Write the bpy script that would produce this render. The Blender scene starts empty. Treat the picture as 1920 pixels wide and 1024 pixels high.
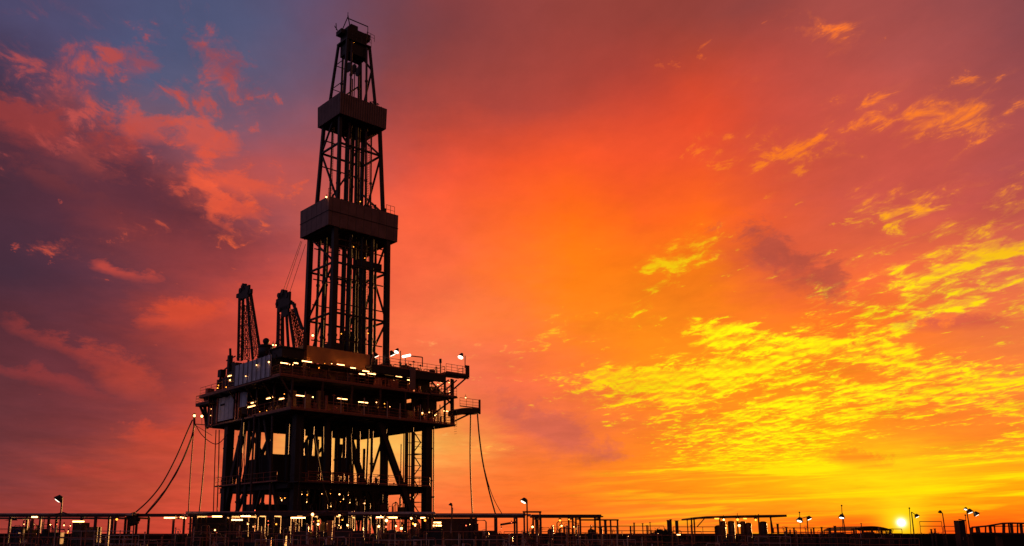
import bpy, math, random
from mathutils import Vector, Matrix
R = math.radians
scene = bpy.context.scene
C = scene.collection

# ---------------------------------------------------------------- camera
F_PX, CX, CY, EYE = 1631.0, 850.0, 652.0, 1.7      # focal length and principal point, in pixels of a 1920 px frame
PITCH = math.atan(348.0 / F_PX)
cam_d = bpy.data.cameras.new('camera')
cam = bpy.data.objects.new('camera', cam_d)
C.objects.link(cam)
cam.location = (0, 0, EYE)
cam.rotation_euler = (math.pi / 2 + PITCH, 0, 0)
cam_d.sensor_width = 36.0
cam_d.lens = 36.0 * F_PX / 1920.0
cam_d.shift_x = (960 - CX) / 1920.0
cam_d.shift_y = (CY - 512) / 1920.0
cam_d.clip_end = 6000
scene.camera = cam

def ray(px, py):
    a = (px - CX) / F_PX; b = (CY - py) / F_PX
    return Vector((a, math.cos(PITCH) - b * math.sin(PITCH), math.sin(PITCH) + b * math.cos(PITCH)))

def proj(x, y, z):
    z -= EYE
    f = y * math.cos(PITCH) + z * math.sin(PITCH); u = -y * math.sin(PITCH) + z * math.cos(PITCH)
    return CX + F_PX * x / f, CY - F_PX * u / f

def at(px, py, Y):                                   # the place seen at px, py at depth Y
    r = ray(px, py); t = Y / r.y
    return Vector((r.x * t, Y, EYE + r.z * t))

def lin(c):
    out = []
    for v in c[:3]:
        v = v / 255.0
        out.append(v / 12.92 if v <= 0.04045 else ((v + 0.055) / 1.055) ** 2.4)
    return tuple(out)
# ---------------------------------------------------------------- sky (world)
COLS = [i * 120 for i in range(17)]
BASE = [
[(78,74,108),(80,76,110),(78,80,115),(78,84,118),(80,84,118),(95,76,105),(108,68,88),(125,66,78),(140,68,72),(145,70,68),(145,70,68),(142,68,68),(142,70,72),(152,76,76),(152,76,80),(138,74,82),(128,72,84)],
[(72,58,85),(78,72,105),(80,85,120),(82,88,122),(92,88,118),(108,78,102),(118,68,80),(138,68,72),(152,70,68),(158,68,64),(165,68,62),(178,72,56),(180,75,68),(178,80,76),(172,84,84),(160,80,84),(148,78,88)],
[(75,46,62),(82,62,88),(88,92,122),(105,92,115),(115,88,112),(128,84,102),(155,72,74),(165,72,68),(172,72,66),(182,72,60),(200,72,54),(222,76,46),(200,80,68),(195,84,76),(192,86,80),(182,86,84),(165,82,88)],
[(70,42,55),(90,45,60),(110,58,75),(150,80,88),(170,80,84),(180,82,82),(205,82,70),(232,84,58),(240,85,48),(238,84,44),(235,84,44),(232,85,48),(215,86,62),(202,86,72),(195,84,76),(185,82,78),(170,80,84)],
[(75,42,56),(78,42,58),(90,44,56),(135,56,58),(175,84,88),(205,92,80),(240,96,64),(255,98,56),(255,100,38),(255,106,15),(250,95,30),(255,104,20),(245,95,45),(212,86,66),(206,86,72),(200,84,72),(195,84,76)],
[(68,42,58),(80,44,60),(98,50,62),(145,60,64),(180,70,66),(215,82,68),(245,100,64),(255,108,64),(255,115,40),(255,125,10),(255,125,15),(255,125,15),(225,90,55),(240,105,55),(240,105,55),(235,108,66),(225,105,75)],
[(88,42,52),(98,46,56),(116,50,58),(165,62,56),(215,78,60),(235,90,62),(250,110,70),(255,120,68),(255,122,55),(255,130,25),(255,135,18),(255,125,25),(255,115,35),(255,115,30),(255,120,38),(240,112,62),(240,118,62)],
[(98,46,54),(108,47,56),(120,50,56),(158,60,55),(210,75,55),(230,90,60),(245,115,70),(250,118,80),(248,108,68),(255,118,50),(255,135,25),(255,140,18),(255,140,18),(255,135,25),(255,130,32),(255,130,40),(250,130,55)],
[(104,48,54),(116,50,55),(138,56,56),(185,66,54),(235,110,60),(255,165,75),(255,175,75),(252,140,65),(238,112,66),(235,108,62),(255,125,42),(255,135,28),(255,140,20),(255,150,15),(255,130,30),(255,125,38),(255,130,40)],
[(122,54,58),(150,60,55),(175,68,52),(205,75,52),(235,100,60),(245,130,70),(250,130,70),(252,125,60),(255,120,45),(255,125,35),(255,135,20),(255,150,15),(255,175,10),(255,210,10),(255,225,10),(255,195,10),(255,165,10)],
[(160,60,50),(180,62,50),(190,68,50),(215,72,52),(230,80,52),(240,85,52),(245,90,52),(252,105,55),(255,105,45),(255,110,35),(255,120,40),(255,125,35),(255,125,30),(255,120,25),(255,140,20),(255,110,15),(255,95,20)],
]
HX = [0, 480, 760, 960, 1100, 1440, 1920]
HY = [0, 350, 450, 540, 1000]
HI = [
[(158,74,84),(168,76,82),(190,80,70),(200,80,60),(220,85,50),(255,115,40),(255,120,50)],
[(178,72,66),(228,86,62),(235,95,70),(250,110,60),(255,120,30),(255,125,30),(255,135,40)],
[(185,72,60),(255,105,50),(240,110,70),(255,130,60),(255,170,10),(255,190,10),(255,185,20)],
[(190,72,58),(240,95,60),(255,140,90),(255,150,70),(255,215,5),(255,245,0),(255,215,10)],
[(200,74,55),(240,95,50),(255,215,110),(255,170,60),(255,205,10),(255,245,0),(255,235,0)],
]
# soft patches of another base colour: x, y, rx, ry, tilt, colour, strength
PATCH = [
(1490,485,80,40,20,(215,85,58),.6),(930,750,80,30,30,(236,104,72),.5),
(230,345,190,50,20,(86,44,58),.75),(330,400,90,40,30,(98,46,56),.5),(90,300,90,25,10,(78,40,54),.6),
(350,590,80,34,-12,(205,70,50),.5),
(330,830,80,22,-12,(214,75,50),.7),(240,885,140,12,3,(190,70,55),.6),
(90,235,100,32,0,(130,54,56),.5),(150,300,35,22,0,(150,68,68),.6),(130,185,14,30,0,(160,66,66),.6),
(255,235,45,18,0,(196,78,68),.7),(440,335,95,18,5,(218,84,64),.7),(300,440,110,40,10,(150,58,56),.6),
(850,838,50,24,0,(255,200,85),.5),(540,845,50,28,0,(255,190,90),.6),(650,845,60,34,0,(255,200,85),.5),(745,835,45,32,0,(255,205,100),.6),
(1290,640,120,50,0,(255,140,15),.5),
]
# cloud cover: x, y, rx, ry, tilt, amount
COVER = [
(1270,490,75,34,-15,.66),(1215,520,35,14,0,.5),(1310,555,45,13,8,.9),(1375,612,60,15,-6,.95),(1465,648,120,19,2,.95),(1610,636,80,15,-5,.95),(1612,572,55,11,-5,.85),(1540,600,30,12,0,.6),
(1705,520,120,22,-8,.68),(1850,470,130,34,-22,.68),(1650,480,60,14,-10,.55),(1740,440,50,14,-20,.5),(1890,540,60,16,-18,.5),(1330,520,40,16,-10,.5),(1240,455,40,12,-10,.45),(1785,578,60,11,-5,.7),(1690,560,50,12,-15,.6),(1290,705,190,17,-4,.88),(1480,735,210,32,-3,.7),(1700,748,240,23,-11,.9),
(1570,790,140,26,-8,.8),(1350,762,200,30,0,.66),(1420,815,250,24,0,.66),(1250,848,220,16,0,.55),(1180,770,120,20,0,.5),(1530,872,160,14,0,.75),(1760,664,80,12,-12,.68),(1900,700,70,12,-12,.5),(1640,690,130,14,-12,.55),
(1145,790,70,14,10,.5),(1100,705,40,10,20,.5),(1180,600,90,20,0,.4),(1160,640,60,10,0,.35),
(1755,215,90,38,-8,.66),(1855,182,24,14,-20,.66),(1612,268,30,20,30,.68),(1568,42,30,17,0,.7),(1495,55,34,9,0,.55),(1655,2,34,7,0,.62),(1450,85,24,8,0,.45),(1890,268,60,10,-8,.56),
(1645,350,55,13,0,.58),(1900,360,40,13,-20,.66),(1705,400,60,20,-25,.58),(1610,305,20,8,0,.5),(1610,180,22,8,0,.45),(1075,397,24,10,0,.52),(1840,420,110,30,-25,.5),
(235,45,40,16,0,.6),(248,110,40,25,0,.62),(350,18,30,12,0,.55),(405,35,25,12,0,.5),(65,40,45,16,0,.5),(150,125,50,22,0,.6),(400,100,35,28,0,.62),(465,130,50,18,30,.6),(330,160,70,30,0,.5),
(20,80,30,14,0,.5),(300,200,80,30,10,.55),(90,215,110,40,0,.52),(370,258,60,28,0,.7),(255,240,50,18,0,.62),(450,338,95,20,5,.68),(400,378,50,22,45,.85),(440,428,40,16,35,.72),(460,397,45,12,0,.7),
(320,300,60,30,0,.5),(480,455,50,14,0,.45),(105,465,70,14,20,.6),(200,498,24,18,0,.72),(240,516,36,8,20,.6),(150,310,50,16,20,.5),(105,345,40,10,0,.5),(290,430,60,16,10,.5),(135,185,20,35,0,.55),
(1000,650,80,16,-18,.6),(820,632,60,12,0,.45),(900,850,90,25,0,.4),
]
GAP = [(1780,810,130,30,-4,.55),(1560,690,60,10,0,.3),(1400,745,60,12,0,.3),(1330,800,60,14,0,.2),(1640,770,50,8,-8,.2),(1150,830,90,30,0,.35),(1620,865,70,14,5,.5),(1850,640,60,25,0,.3),(1400,580,90,24,15,.5),(1340,720,40,8,0,.2),(1560,600,20,20,0,.2),(1720,620,50,12,0,.4)]
def bil(gx, gy, g, x, y):
    x = min(max(x, gx[0]), gx[-1] - 1e-3); y = min(max(y, gy[0]), gy[-1] - 1e-3)
    i = max(k for k in range(len(gx) - 1) if gx[k] <= x); j = max(k for k in range(len(gy) - 1) if gy[k] <= y)
    a = (x - gx[i]) / (gx[i + 1] - gx[i]); b = (y - gy[j]) / (gy[j + 1] - gy[j])
    return [(g[j][i][k] * (1 - a) + g[j][i + 1][k] * a) * (1 - b) + (g[j + 1][i][k] * (1 - a) + g[j + 1][i + 1][k] * a) * b for k in range(3)]
def ell(x, y, cx, cy, rx, ry, t):
    c, s = math.cos(R(t)), math.sin(R(t)); dx, dy = x - cx, y - cy
    u = (dx * c + dy * s) / rx; v = (-dx * s + dy * c) / ry
    return math.exp(-0.5 * (u * u + v * v) * 1.1)
def base_at(x, y):
    c = bil(COLS, [j * 100 for j in range(11)], BASE, x, y)
    for (cx, cy, rx, ry, t, col, st) in PATCH:
        w = st * .9 * min(1, ell(x, y, cx, cy, rx * .9, ry * .9, t) * 1.6)
        c = [a * (1 - w) + b * w for a, b in zip(c, col)]
    k = min(1, max(0, (x - 620) / 150)) * min(1, max(0, (420 - y) / 150))
    return [c[0] * (1 + .03 * k), c[1] * (1 - .04 * k), c[2] * (1 - .12 * k)]
def cover_at(x, y):
    a = 0.0
    for (cx, cy, rx, ry, t, st) in COVER:
        a = max(a, (st if x > 700 else st * 1.0) * ell(x, y, cx, cy, rx, ry, t) ** 0.8)
    if x > 1000:
        a = max(a, .625 * min(1, (x - 1000) / 300) * math.exp(-((y - 780) / 135) ** 4))
        a = max(a, .50 * min(1, (x - 1000) / 800) * math.exp(-((y - 560) / 120) ** 2))
    for (cx, cy, rx, ry, t, st) in GAP: a -= st * ell(x, y, cx, cy, rx, ry, t)
    if x < 620: a = max(a, .43 * min(1, (620 - x) / 200) * math.exp(-((y - 170) / 190) ** 2))
    if x > 1300: a = max(a, .30 * math.exp(-((y - 250) / 200) ** 2))
    return a
NS = 32
EL = [0.0, 1.4, 2.8, 4.2, 5.6, 7.0, 8.4, 9.8, 11.2, 12.6, 14.0, 15.4, 16.8, 18.4, 20.0, 21.8, 23.6, 25.6, 27.6, 29.8, 32.0, 35.0]
AZ0, AZ1 = -30.0, 36.0
def sky_px(az, el):
    a, e = R(az), R(el); d = (math.sin(a) * math.cos(e) * 1000, math.cos(a) * math.cos(e) * 1000, math.sin(e) * 1000 + EYE)
    return proj(*d)

world = bpy.data.worlds.new('World'); scene.world = world; world.use_nodes = True
nt = world.node_tree; nt.nodes.clear(); N = nt.nodes.new; L = nt.links.new
def setin(n, i, v):
    if hasattr(v, 'is_output') or isinstance(v, bpy.types.NodeSocket): L(v, n.inputs[i])
    else: n.inputs[i].default_value = v
def M(op, a, b=0.0, c=0.0, clamp=False):
    n = N('ShaderNodeMath'); n.operation = op; n.use_clamp = clamp
    setin(n, 0, a); setin(n, 1, b); setin(n, 2, c); return n.outputs[0]
def MR(v, a, b, c=0.0, d=1.0, smooth=False):
    n = N('ShaderNodeMapRange'); n.clamp = True
    if smooth: n.interpolation_type = 'SMOOTHSTEP'
    setin(n, 0, v); n.inputs[1].default_value = a; n.inputs[2].default_value = b; n.inputs[3].default_value = c; n.inputs[4].default_value = d
    return n.outputs[0]
def MIX(f, a, b, kind='RGBA', blend='MIX'):
    n = N('ShaderNodeMix'); n.data_type = kind
    if kind == 'RGBA': n.blend_type = blend; ia, ib, o = 6, 7, 2
    else: ia, ib, o = 2, 3, 0
    setin(n, 0, f)
    setin(n, ia, a if not isinstance(a, tuple) else (*a, 1)); setin(n, ib, b if not isinstance(b, tuple) else (*b, 1))
    return n.outputs[o]
def NOISE(vec, scale, detail, rough=0.55, lac=2.0, dist=0.0, color=False):
    n = N('ShaderNodeTexNoise'); L(vec, n.inputs['Vector']); n.inputs['Scale'].default_value = scale
    n.inputs['Detail'].default_value = detail; n.inputs['Roughness'].default_value = rough
    n.inputs['Lacunarity'].default_value = lac; n.inputs['Distortion'].default_value = dist
    return n.outputs[1 if color else 0]
def COMB(x, y, z):
    n = N('ShaderNodeCombineXYZ'); setin(n, 0, x); setin(n, 1, y); setin(n, 2, z); return n.outputs[0]

tc = N('ShaderNodeTexCoord'); sep = N('ShaderNodeSeparateXYZ'); L(tc.outputs['Generated'], sep.inputs[0])
dx, dy, dz = sep.outputs
az = M('MULTIPLY', M('ARCTAN2', dx, dy), 57.29578)
el = M('MULTIPLY', M('ARCSINE', dz), 57.29578)
zz = M('ADD', M('MAXIMUM', dz, 0.0), 0.075)
qx = M('DIVIDE', dx, zz); qy = M('DIVIDE', dy, zz)
q = COMB(qx, qy, 0.0)
# clouds in a flat layer: streets running away from the viewer slightly to the left
th = R(8)
sx = M('ADD', M('MULTIPLY', qx, math.cos(th)), M('MULTIPLY', qy, math.sin(th)))
sy = M('ADD', M('MULTIPLY', qx, -math.sin(th)), M('MULTIPLY', qy, math.cos(th)))
qs = COMB(M('MULTIPLY', sx, 1.0), M('MULTIPLY', sy, 0.62), 0.0)
warp = N('ShaderNodeSeparateColor'); L(NOISE(q, 3.0, 6.0, 0.66, color=True), warp.inputs[0])
ws = MR(el, 0.0, 14.0, 0.5, 1.0)
azw = M('ADD', az, M('MULTIPLY', M('MULTIPLY', M('SUBTRACT', warp.outputs[0], 0.5), 5.5), ws))
elw = M('ADD', el, M('MULTIPLY', M('MULTIPLY', M('SUBTRACT', warp.outputs[1], 0.5), 3.2), ws))
def table(fn, azs, els, EL=EL):
    fac = MR(azs, AZ0, AZ1)
    prev = None; pa = None
    for j, e in enumerate(EL):
        r = N('ShaderNodeValToRGB'); cr = r.color_ramp; cr.interpolation = 'LINEAR'
        cr.elements.remove(cr.elements[1])
        cr.elements[0].position = 0.0
        for k in range(1, NS): cr.elements.new(k / (NS - 1))
        for k in range(NS):
            p = sky_px(AZ0 + (AZ1 - AZ0) * k / (NS - 1), e)
            cr.elements[k].color = fn(*p)
        L(fac, r.inputs[0])
        if prev is None: prev, pa = r.outputs[0], r.outputs[1]
        else:
            t = MR(els, EL[j - 1], e)
            prev = MIX(t, prev, r.outputs[0]); pa = MIX(t, pa, r.outputs[1], 'FLOAT')
    return prev, pa
base, cover = table(lambda x, y: (*lin(base_at(x, y)), cover_at(x, y)), azw, elw)
hi, _ = table(lambda x, y: (*lin(bil(HX, HY, HI, x, y)), 1.0), az, el, [0.0, 5.0, 10.0, 14.0, 17.0, 20.0, 23.0, 27.0, 35.0])
# puffs and streaks
def FBM(v):
    a_ = NOISE(v, 5.2, 6.0, 0.60, 2.1, 0.25); b_ = NOISE(v, 15.0, 5.0, 0.64, 2.1, 0.5)
    return M('ADD', M('MULTIPLY', a_, 0.50), M('MULTIPLY', b_, 0.50))
f1 = FBM(qs)
vm = N('ShaderNodeVectorMath'); vm.operation = 'ADD'; L(qs, vm.inputs[0]); vm.inputs[1].default_value = (0.022, 0.035, 0)
f2 = FBM(vm.outputs[0])
nn = MR(f1, 0.36, 0.66)
low = COMB(M('MULTIPLY', az, 0.055), M('SUBTRACT', M('MULTIPLY', el, 1.15), M('MULTIPLY', az, 0.045)), 3.0)
n3 = MR(NOISE(low, 1.6, 7.0, 0.60, 2.0, 0.7), 0.30, 0.70)
lo = MR(el, 5.4, 3.0, smooth=True)
nmix = MIX(lo, nn, n3, 'FLOAT')
dd = M('ADD', M('SUBTRACT', nmix, 1.0), M('MULTIPLY', cover, 1.0))
mask = MR(dd, -0.05, 0.19)
lit = MR(M('SUBTRACT', f1, f2), -0.07, 0.07)
lit = MIX(lo, lit, 0.6, 'FLOAT')
hid = MIX(0.55, hi, base)
hic = MIX(lit, hid, hi)
thin = MR(dd, -0.22, 0.05)
col = MIX(M('MULTIPLY', M('MULTIPLY', thin, MR(cover, 0.15, 0.5)), 0.32), base, hi)
col = MIX(mask, col, hic)
# dark torn clouds
def ae(x, y):
    r = ray(x, y).normalized(); return math.degrees(math.atan2(r.x, r.y)), math.degrees(math.asin(r.z))
nzv = COMB(M('MULTIPLY', az, 0.20), M('MULTIPLY', el, 0.36), 7.0)
nz = M('SUBTRACT', MR(NOISE(nzv, 1.5, 7.0, 0.68, 2.1, 0.3), 0.28, 0.72), 0.5)
nzw = M('MULTIPLY', M('SUBTRACT', NOISE(nzv, 1.1, 4.0, 0.6), 0.5), 6.0)
azd = M('ADD', az, nzw); eld = M('ADD', el, M('MULTIPLY', nz, 1.2))
for (cx, cy, rx, ry, t, c_, soft) in ((1455,470,62,32,14,(186,80,62),.22),(1505,500,54,30,35,(184,78,60),.22),(1556,520,22,42,-8,(188,80,60),.18),(1795,604,56,13,6,(212,88,66),.24),(1020,800,92,36,33,(208,96,76),.26),(240,350,150,40,24,(88,44,58),.34),(1610,862,60,12,6,(255,130,25),.2),
        (95,240,105,30,6,(160,60,56),.24),(165,300,44,18,30,(140,60,60),.24),(372,258,48,26,10,(222,84,60),.26),(255,240,44,20,0,(204,78,62),.26),(248,110,28,30,-10,(158,72,80),.26),(430,125,60,22,35,(158,72,80),.26),
        (455,342,80,15,3,(228,86,58),.22),(412,388,46,15,44,(242,92,58),.2),(455,397,42,12,3,(226,84,58),.22),(105,342,54,16,12,(112,50,56),.24),(215,500,42,13,18,(200,72,57),.2),
        (355,588,62,20,-14,(230,78,46),.26),(235,702,74,24,22,(200,70,50),.28),(140,660,100,12,20,(160,58,54),.28),(80,712,110,11,12,(148,54,54),.3),(310,812,60,14,-6,(206,70,48),.26),(230,888,110,9,2,(184,64,52),.28)):
    a0, e0 = ae(cx, cy); ct, st_ = math.cos(R(-t)), math.sin(R(-t)); k_ = 57.3 / 1668
    u_ = M('SUBTRACT', azd, a0); v_ = M('SUBTRACT', eld, e0)
    uu = M('MULTIPLY', M('ADD', M('MULTIPLY', u_, ct), M('MULTIPLY', v_, st_)), 1 / (rx * k_)); vv = M('MULTIPLY', M('ADD', M('MULTIPLY', u_, -st_), M('MULTIPLY', v_, ct)), 1 / (ry * k_))
    rr = M('SQRT', M('ADD', M('MULTIPLY', uu, uu), M('MULTIPLY', vv, vv)))
    rr = M('ADD', rr, M('MULTIPLY', nz, 2.3 if soft < .27 else 1.5))
    dm = MR(rr, 1.0 + soft * 1.8, 1.0 - soft * 2.8)
    col = MIX(M('MULTIPLY', dm, (0.8 if cx > 900 else 0.66)), col, lin(c_))
# gentle broad mottling of the veil
mot = MR(NOISE(qs, 2.2, 7.0, 0.66), 0.3, 0.7, 0.86, 1.14)
col = MIX(1.0, col, COMB(mot, mot, mot), blend='MULTIPLY')
# streaks low over the horizon
st = MR(n3, 0.45, 0.8)
stw = M('MULTIPLY', M('MULTIPLY', st, lo), MR(az, 6.0, 20.0, 0.0, 0.66))
col = MIX(stw, col, lin((255, 225, 8)))
# the sun low in the haze
SUN_AZ, SUN_EL = math.degrees(math.atan2(*(lambda r: (r.x, r.y))(ray(1690, 980)))), math.degrees(math.asin(ray(1690, 980).normalized().z))
ddx = M('SUBTRACT', az, SUN_AZ); ddy = M('SUBTRACT', el, SUN_EL)
d2 = M('ADD', M('MULTIPLY', ddx, ddx), M('MULTIPLY', ddy, ddy))
def glow(sig): return M('EXPONENT', M('MULTIPLY', d2, -0.5 / sig ** 2))
redg = M('MULTIPLY', M('EXPONENT', M('MULTIPLY', M('MULTIPLY', ddx, ddx), -0.5 / 5.0 ** 2)), MR(el, 1.7, 0.2, 0.0, 0.85, True))
col = MIX(redg, col, lin((255, 62, 14)))
col = MIX(M('MULTIPLY', glow(0.75), 0.9), col, lin((255, 235, 20)))
col = MIX(M('MULTIPLY', glow(0.17), 1.0), col, (1.6, 1.5, 0.9))
core = M('MULTIPLY', glow(0.10), 6.0)
col = MIX(1.0, col, COMB(core, core, M('MULTIPLY', core, 0.8)), blend='ADD')
# away from the sunset the sky is dusk dark
side = MR(M('ABSOLUTE', M('SUBTRACT', az, 4.0)), 36.0, 75.0, smooth=True)
col = MIX(side, col, (0.110, 0.034, 0.022))
west = M('MULTIPLY', MR(az, -45.0, -90.0, smooth=True), 0.92)
col = MIX(west, col, (0.105, 0.092, 0.165))
col = MIX(MR(el, 34.0, 60.0, smooth=True), col, (0.035, 0.020, 0.034))
col = MIX(MR(el, -0.2, -1.2), col, (0.004, 0.002, 0.002))
sky = N('ShaderNodeTexSky'); sky.sky_type = 'NISHITA'; sky.sun_disc = False
sky.sun_elevation = R(1.0); sky.sun_rotation = R(SUN_AZ)
bg = N('ShaderNodeBackground'); L(col, bg.inputs[0]); bg.inputs[1].default_value = 1.0
bg2 = N('ShaderNodeBackground'); L(sky.outputs[0], bg2.inputs[0]); bg2.inputs[1].default_value = 0.003
add = N('ShaderNodeAddShader'); L(bg.outputs[0], add.inputs[0]); L(bg2.outputs[0], add.inputs[1])
wo = N('ShaderNodeOutputWorld'); L(add.outputs[0], wo.inputs[0])
scene.view_settings.view_transform = 'Standard'; scene.view_settings.look = 'None'
scene.view_settings.exposure = 0.0; scene.view_settings.gamma = 1.0

world.cycles.sampling_method = 'MANUAL'; world.cycles.sample_map_resolution = 512
# ---------------------------------------------------------------- materials
MATS = {}
def mat(name, col, rough=0.6, metal=0.0, var=0.25, scale=3.0, rust=None, emit=None, power=0.0, bump=0.0):
    if name in MATS: return MATS[name]
    m = bpy.data.materials.new(name); m.use_nodes = True; t = m.node_tree
    b = t.nodes['Principled BSDF']; b.inputs['Roughness'].default_value = rough; b.inputs['Metallic'].default_value = metal
    if emit:
        b.inputs['Base Color'].default_value = (*emit, 1)
        b.inputs['Emission Color'].default_value = (*emit, 1); b.inputs['Emission Strength'].default_value = power
    else:
        co = t.nodes.new('ShaderNodeTexCoord'); no = t.nodes.new('ShaderNodeTexNoise')
        t.links.new(co.outputs['Object'], no.inputs['Vector']); no.inputs['Scale'].default_value = scale
        no.inputs['Detail'].default_value = 5.0; no.inputs['Roughness'].default_value = 0.65
        r = t.nodes.new('ShaderNodeValToRGB'); t.links.new(no.outputs[0], r.inputs[0])
        r.color_ramp.elements[0].position = 0.35; r.color_ramp.elements[1].position = 0.65
        r.color_ramp.elements[0].color = (*[c * (1 - var) for c in col], 1)
        c2 = rust if rust else [min(1, c * (1 + var)) for c in col]
        r.color_ramp.elements[1].color = (*c2, 1)
        t.links.new(r.outputs[0], b.inputs['Base Color'])
        if bump:
            bu = t.nodes.new('ShaderNodeBump'); bu.inputs['Strength'].default_value = bump
            t.links.new(no.outputs[0], bu.inputs['Height']); t.links.new(bu.outputs[0], b.inputs['Normal'])
    MATS[name] = m
    return m
def panel_mat(name, col, pitch, axis=0, rough=0.5, seam=0.35):
    # ribbed / jointed sheet metal: seams every `pitch` metres
    m = mat(name, col, rough, 0.0, 0.22, 0.8); t = m.node_tree; b = t.nodes['Principled BSDF']
    co = t.nodes.new('ShaderNodeTexCoord'); se = t.nodes.new('ShaderNodeSeparateXYZ'); t.links.new(co.outputs['Object'], se.inputs[0])
    ad = t.nodes.new('ShaderNodeMath'); ad.operation = 'ADD'
    t.links.new(se.outputs[0], ad.inputs[0]); t.links.new(se.outputs[1], ad.inputs[1])
    mo = t.nodes.new('ShaderNodeMath'); mo.operation = 'PINGPONG'; mo.inputs[1].default_value = pitch / 2
    t.links.new(ad.outputs[0] if axis == 0 else se.outputs[2], mo.inputs[0])
    mr = t.nodes.new('ShaderNodeMapRange'); mr.inputs[1].default_value = 0.0; mr.inputs[2].default_value = 0.11 if pitch < 0.5 else 0.09
    mr.inputs[3].default_value = 0.0; mr.inputs[4].default_value = 1.0
    t.links.new(mo.outputs[0], mr.inputs[0])
    bu = t.nodes.new('ShaderNodeBump'); bu.inputs['Distance'].default_value = 0.05; bu.inputs['Strength'].default_value = 1.0
    t.links.new(mr.outputs[0], bu.inputs['Height']); t.links.new(bu.outputs[0], b.inputs['Normal'])
    src = b.inputs['Base Color'].links[0].from_socket
    mx = t.nodes.new('ShaderNodeMix'); mx.data_type = 'RGBA'; t.links.new(mr.outputs[0], mx.inputs[0])
    mx.inputs[6].default_value = (*[c * seam for c in col], 1); t.links.new(src, mx.inputs[7])
    t.links.new(mx.outputs[2], b.inputs['Base Color'])
    return m

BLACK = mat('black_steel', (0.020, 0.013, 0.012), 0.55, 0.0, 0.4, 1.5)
STEEL = mat('dark_red_steel', (0.060, 0.022, 0.016), 0.5, 0.0, 0.4, 2.0, rust=(0.10, 0.032, 0.018))
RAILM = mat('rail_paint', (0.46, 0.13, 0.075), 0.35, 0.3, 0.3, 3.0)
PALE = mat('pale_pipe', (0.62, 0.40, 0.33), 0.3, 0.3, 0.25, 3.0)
GREY = panel_mat('grey_cladding', (0.62, 0.60, 0.66), 1.15, rough=0.6)
RIB = panel_mat('ribbed_wind_wall', (0.24, 0.12, 0.105), 0.36, rough=0.6, seam=0.22)
SHEET = panel_mat('sheet_wind_wall', (0.25, 0.125, 0.11), 1.15, rough=0.6, seam=0.5)
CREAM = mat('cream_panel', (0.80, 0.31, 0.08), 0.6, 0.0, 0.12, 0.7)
DECKM = mat('deck_plate', (0.10, 0.06, 0.045), 0.7, 0.0, 0.3, 2.0)
ROPE = mat('wire_rope', (0.06, 0.022, 0.018), 0.5, 0.3, 0.2, 4.0)
TUBE_W = mat('lit_tube', (1, 1, 1), emit=(1.0, 0.42, 0.13), power=10.0)
BULB_W = mat('lit_bulb', (1, 1, 1), emit=(1.0, 0.42, 0.13), power=9.0)
BULB_Y = mat('sodium_bulb', (1, 1, 1), emit=(1.0, 0.30, 0.03), power=4.0)
BULB_R = mat('red_bulb', (1, 1, 1), emit=(1.0, 0.12, 0.05), power=4.0)
LENS = mat('flood_lens', (1, 1, 1), emit=(1.0, 0.86, 0.66), power=3.5)
GROUND = mat('ground_soil', (0.020, 0.007, 0.005), 0.95, 0.0, 0.5, 0.15, bump=0.4)
LEAF = mat('dark_leaf', (0.035, 0.035, 0.015), 0.7, 0.0, 0.4, 2.0)
BLUE = mat('blue_paint', (0.03, 0.05, 0.20), 0.4, 0.2, 0.3, 2.0)
YEL = mat('yellow_paint', (0.62, 0.36, 0.02), 0.5, 0.0, 0.2, 2.0)
ORG = mat('orange_paint', (0.55, 0.16, 0.03), 0.5, 0.0, 0.2, 2.0)

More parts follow.
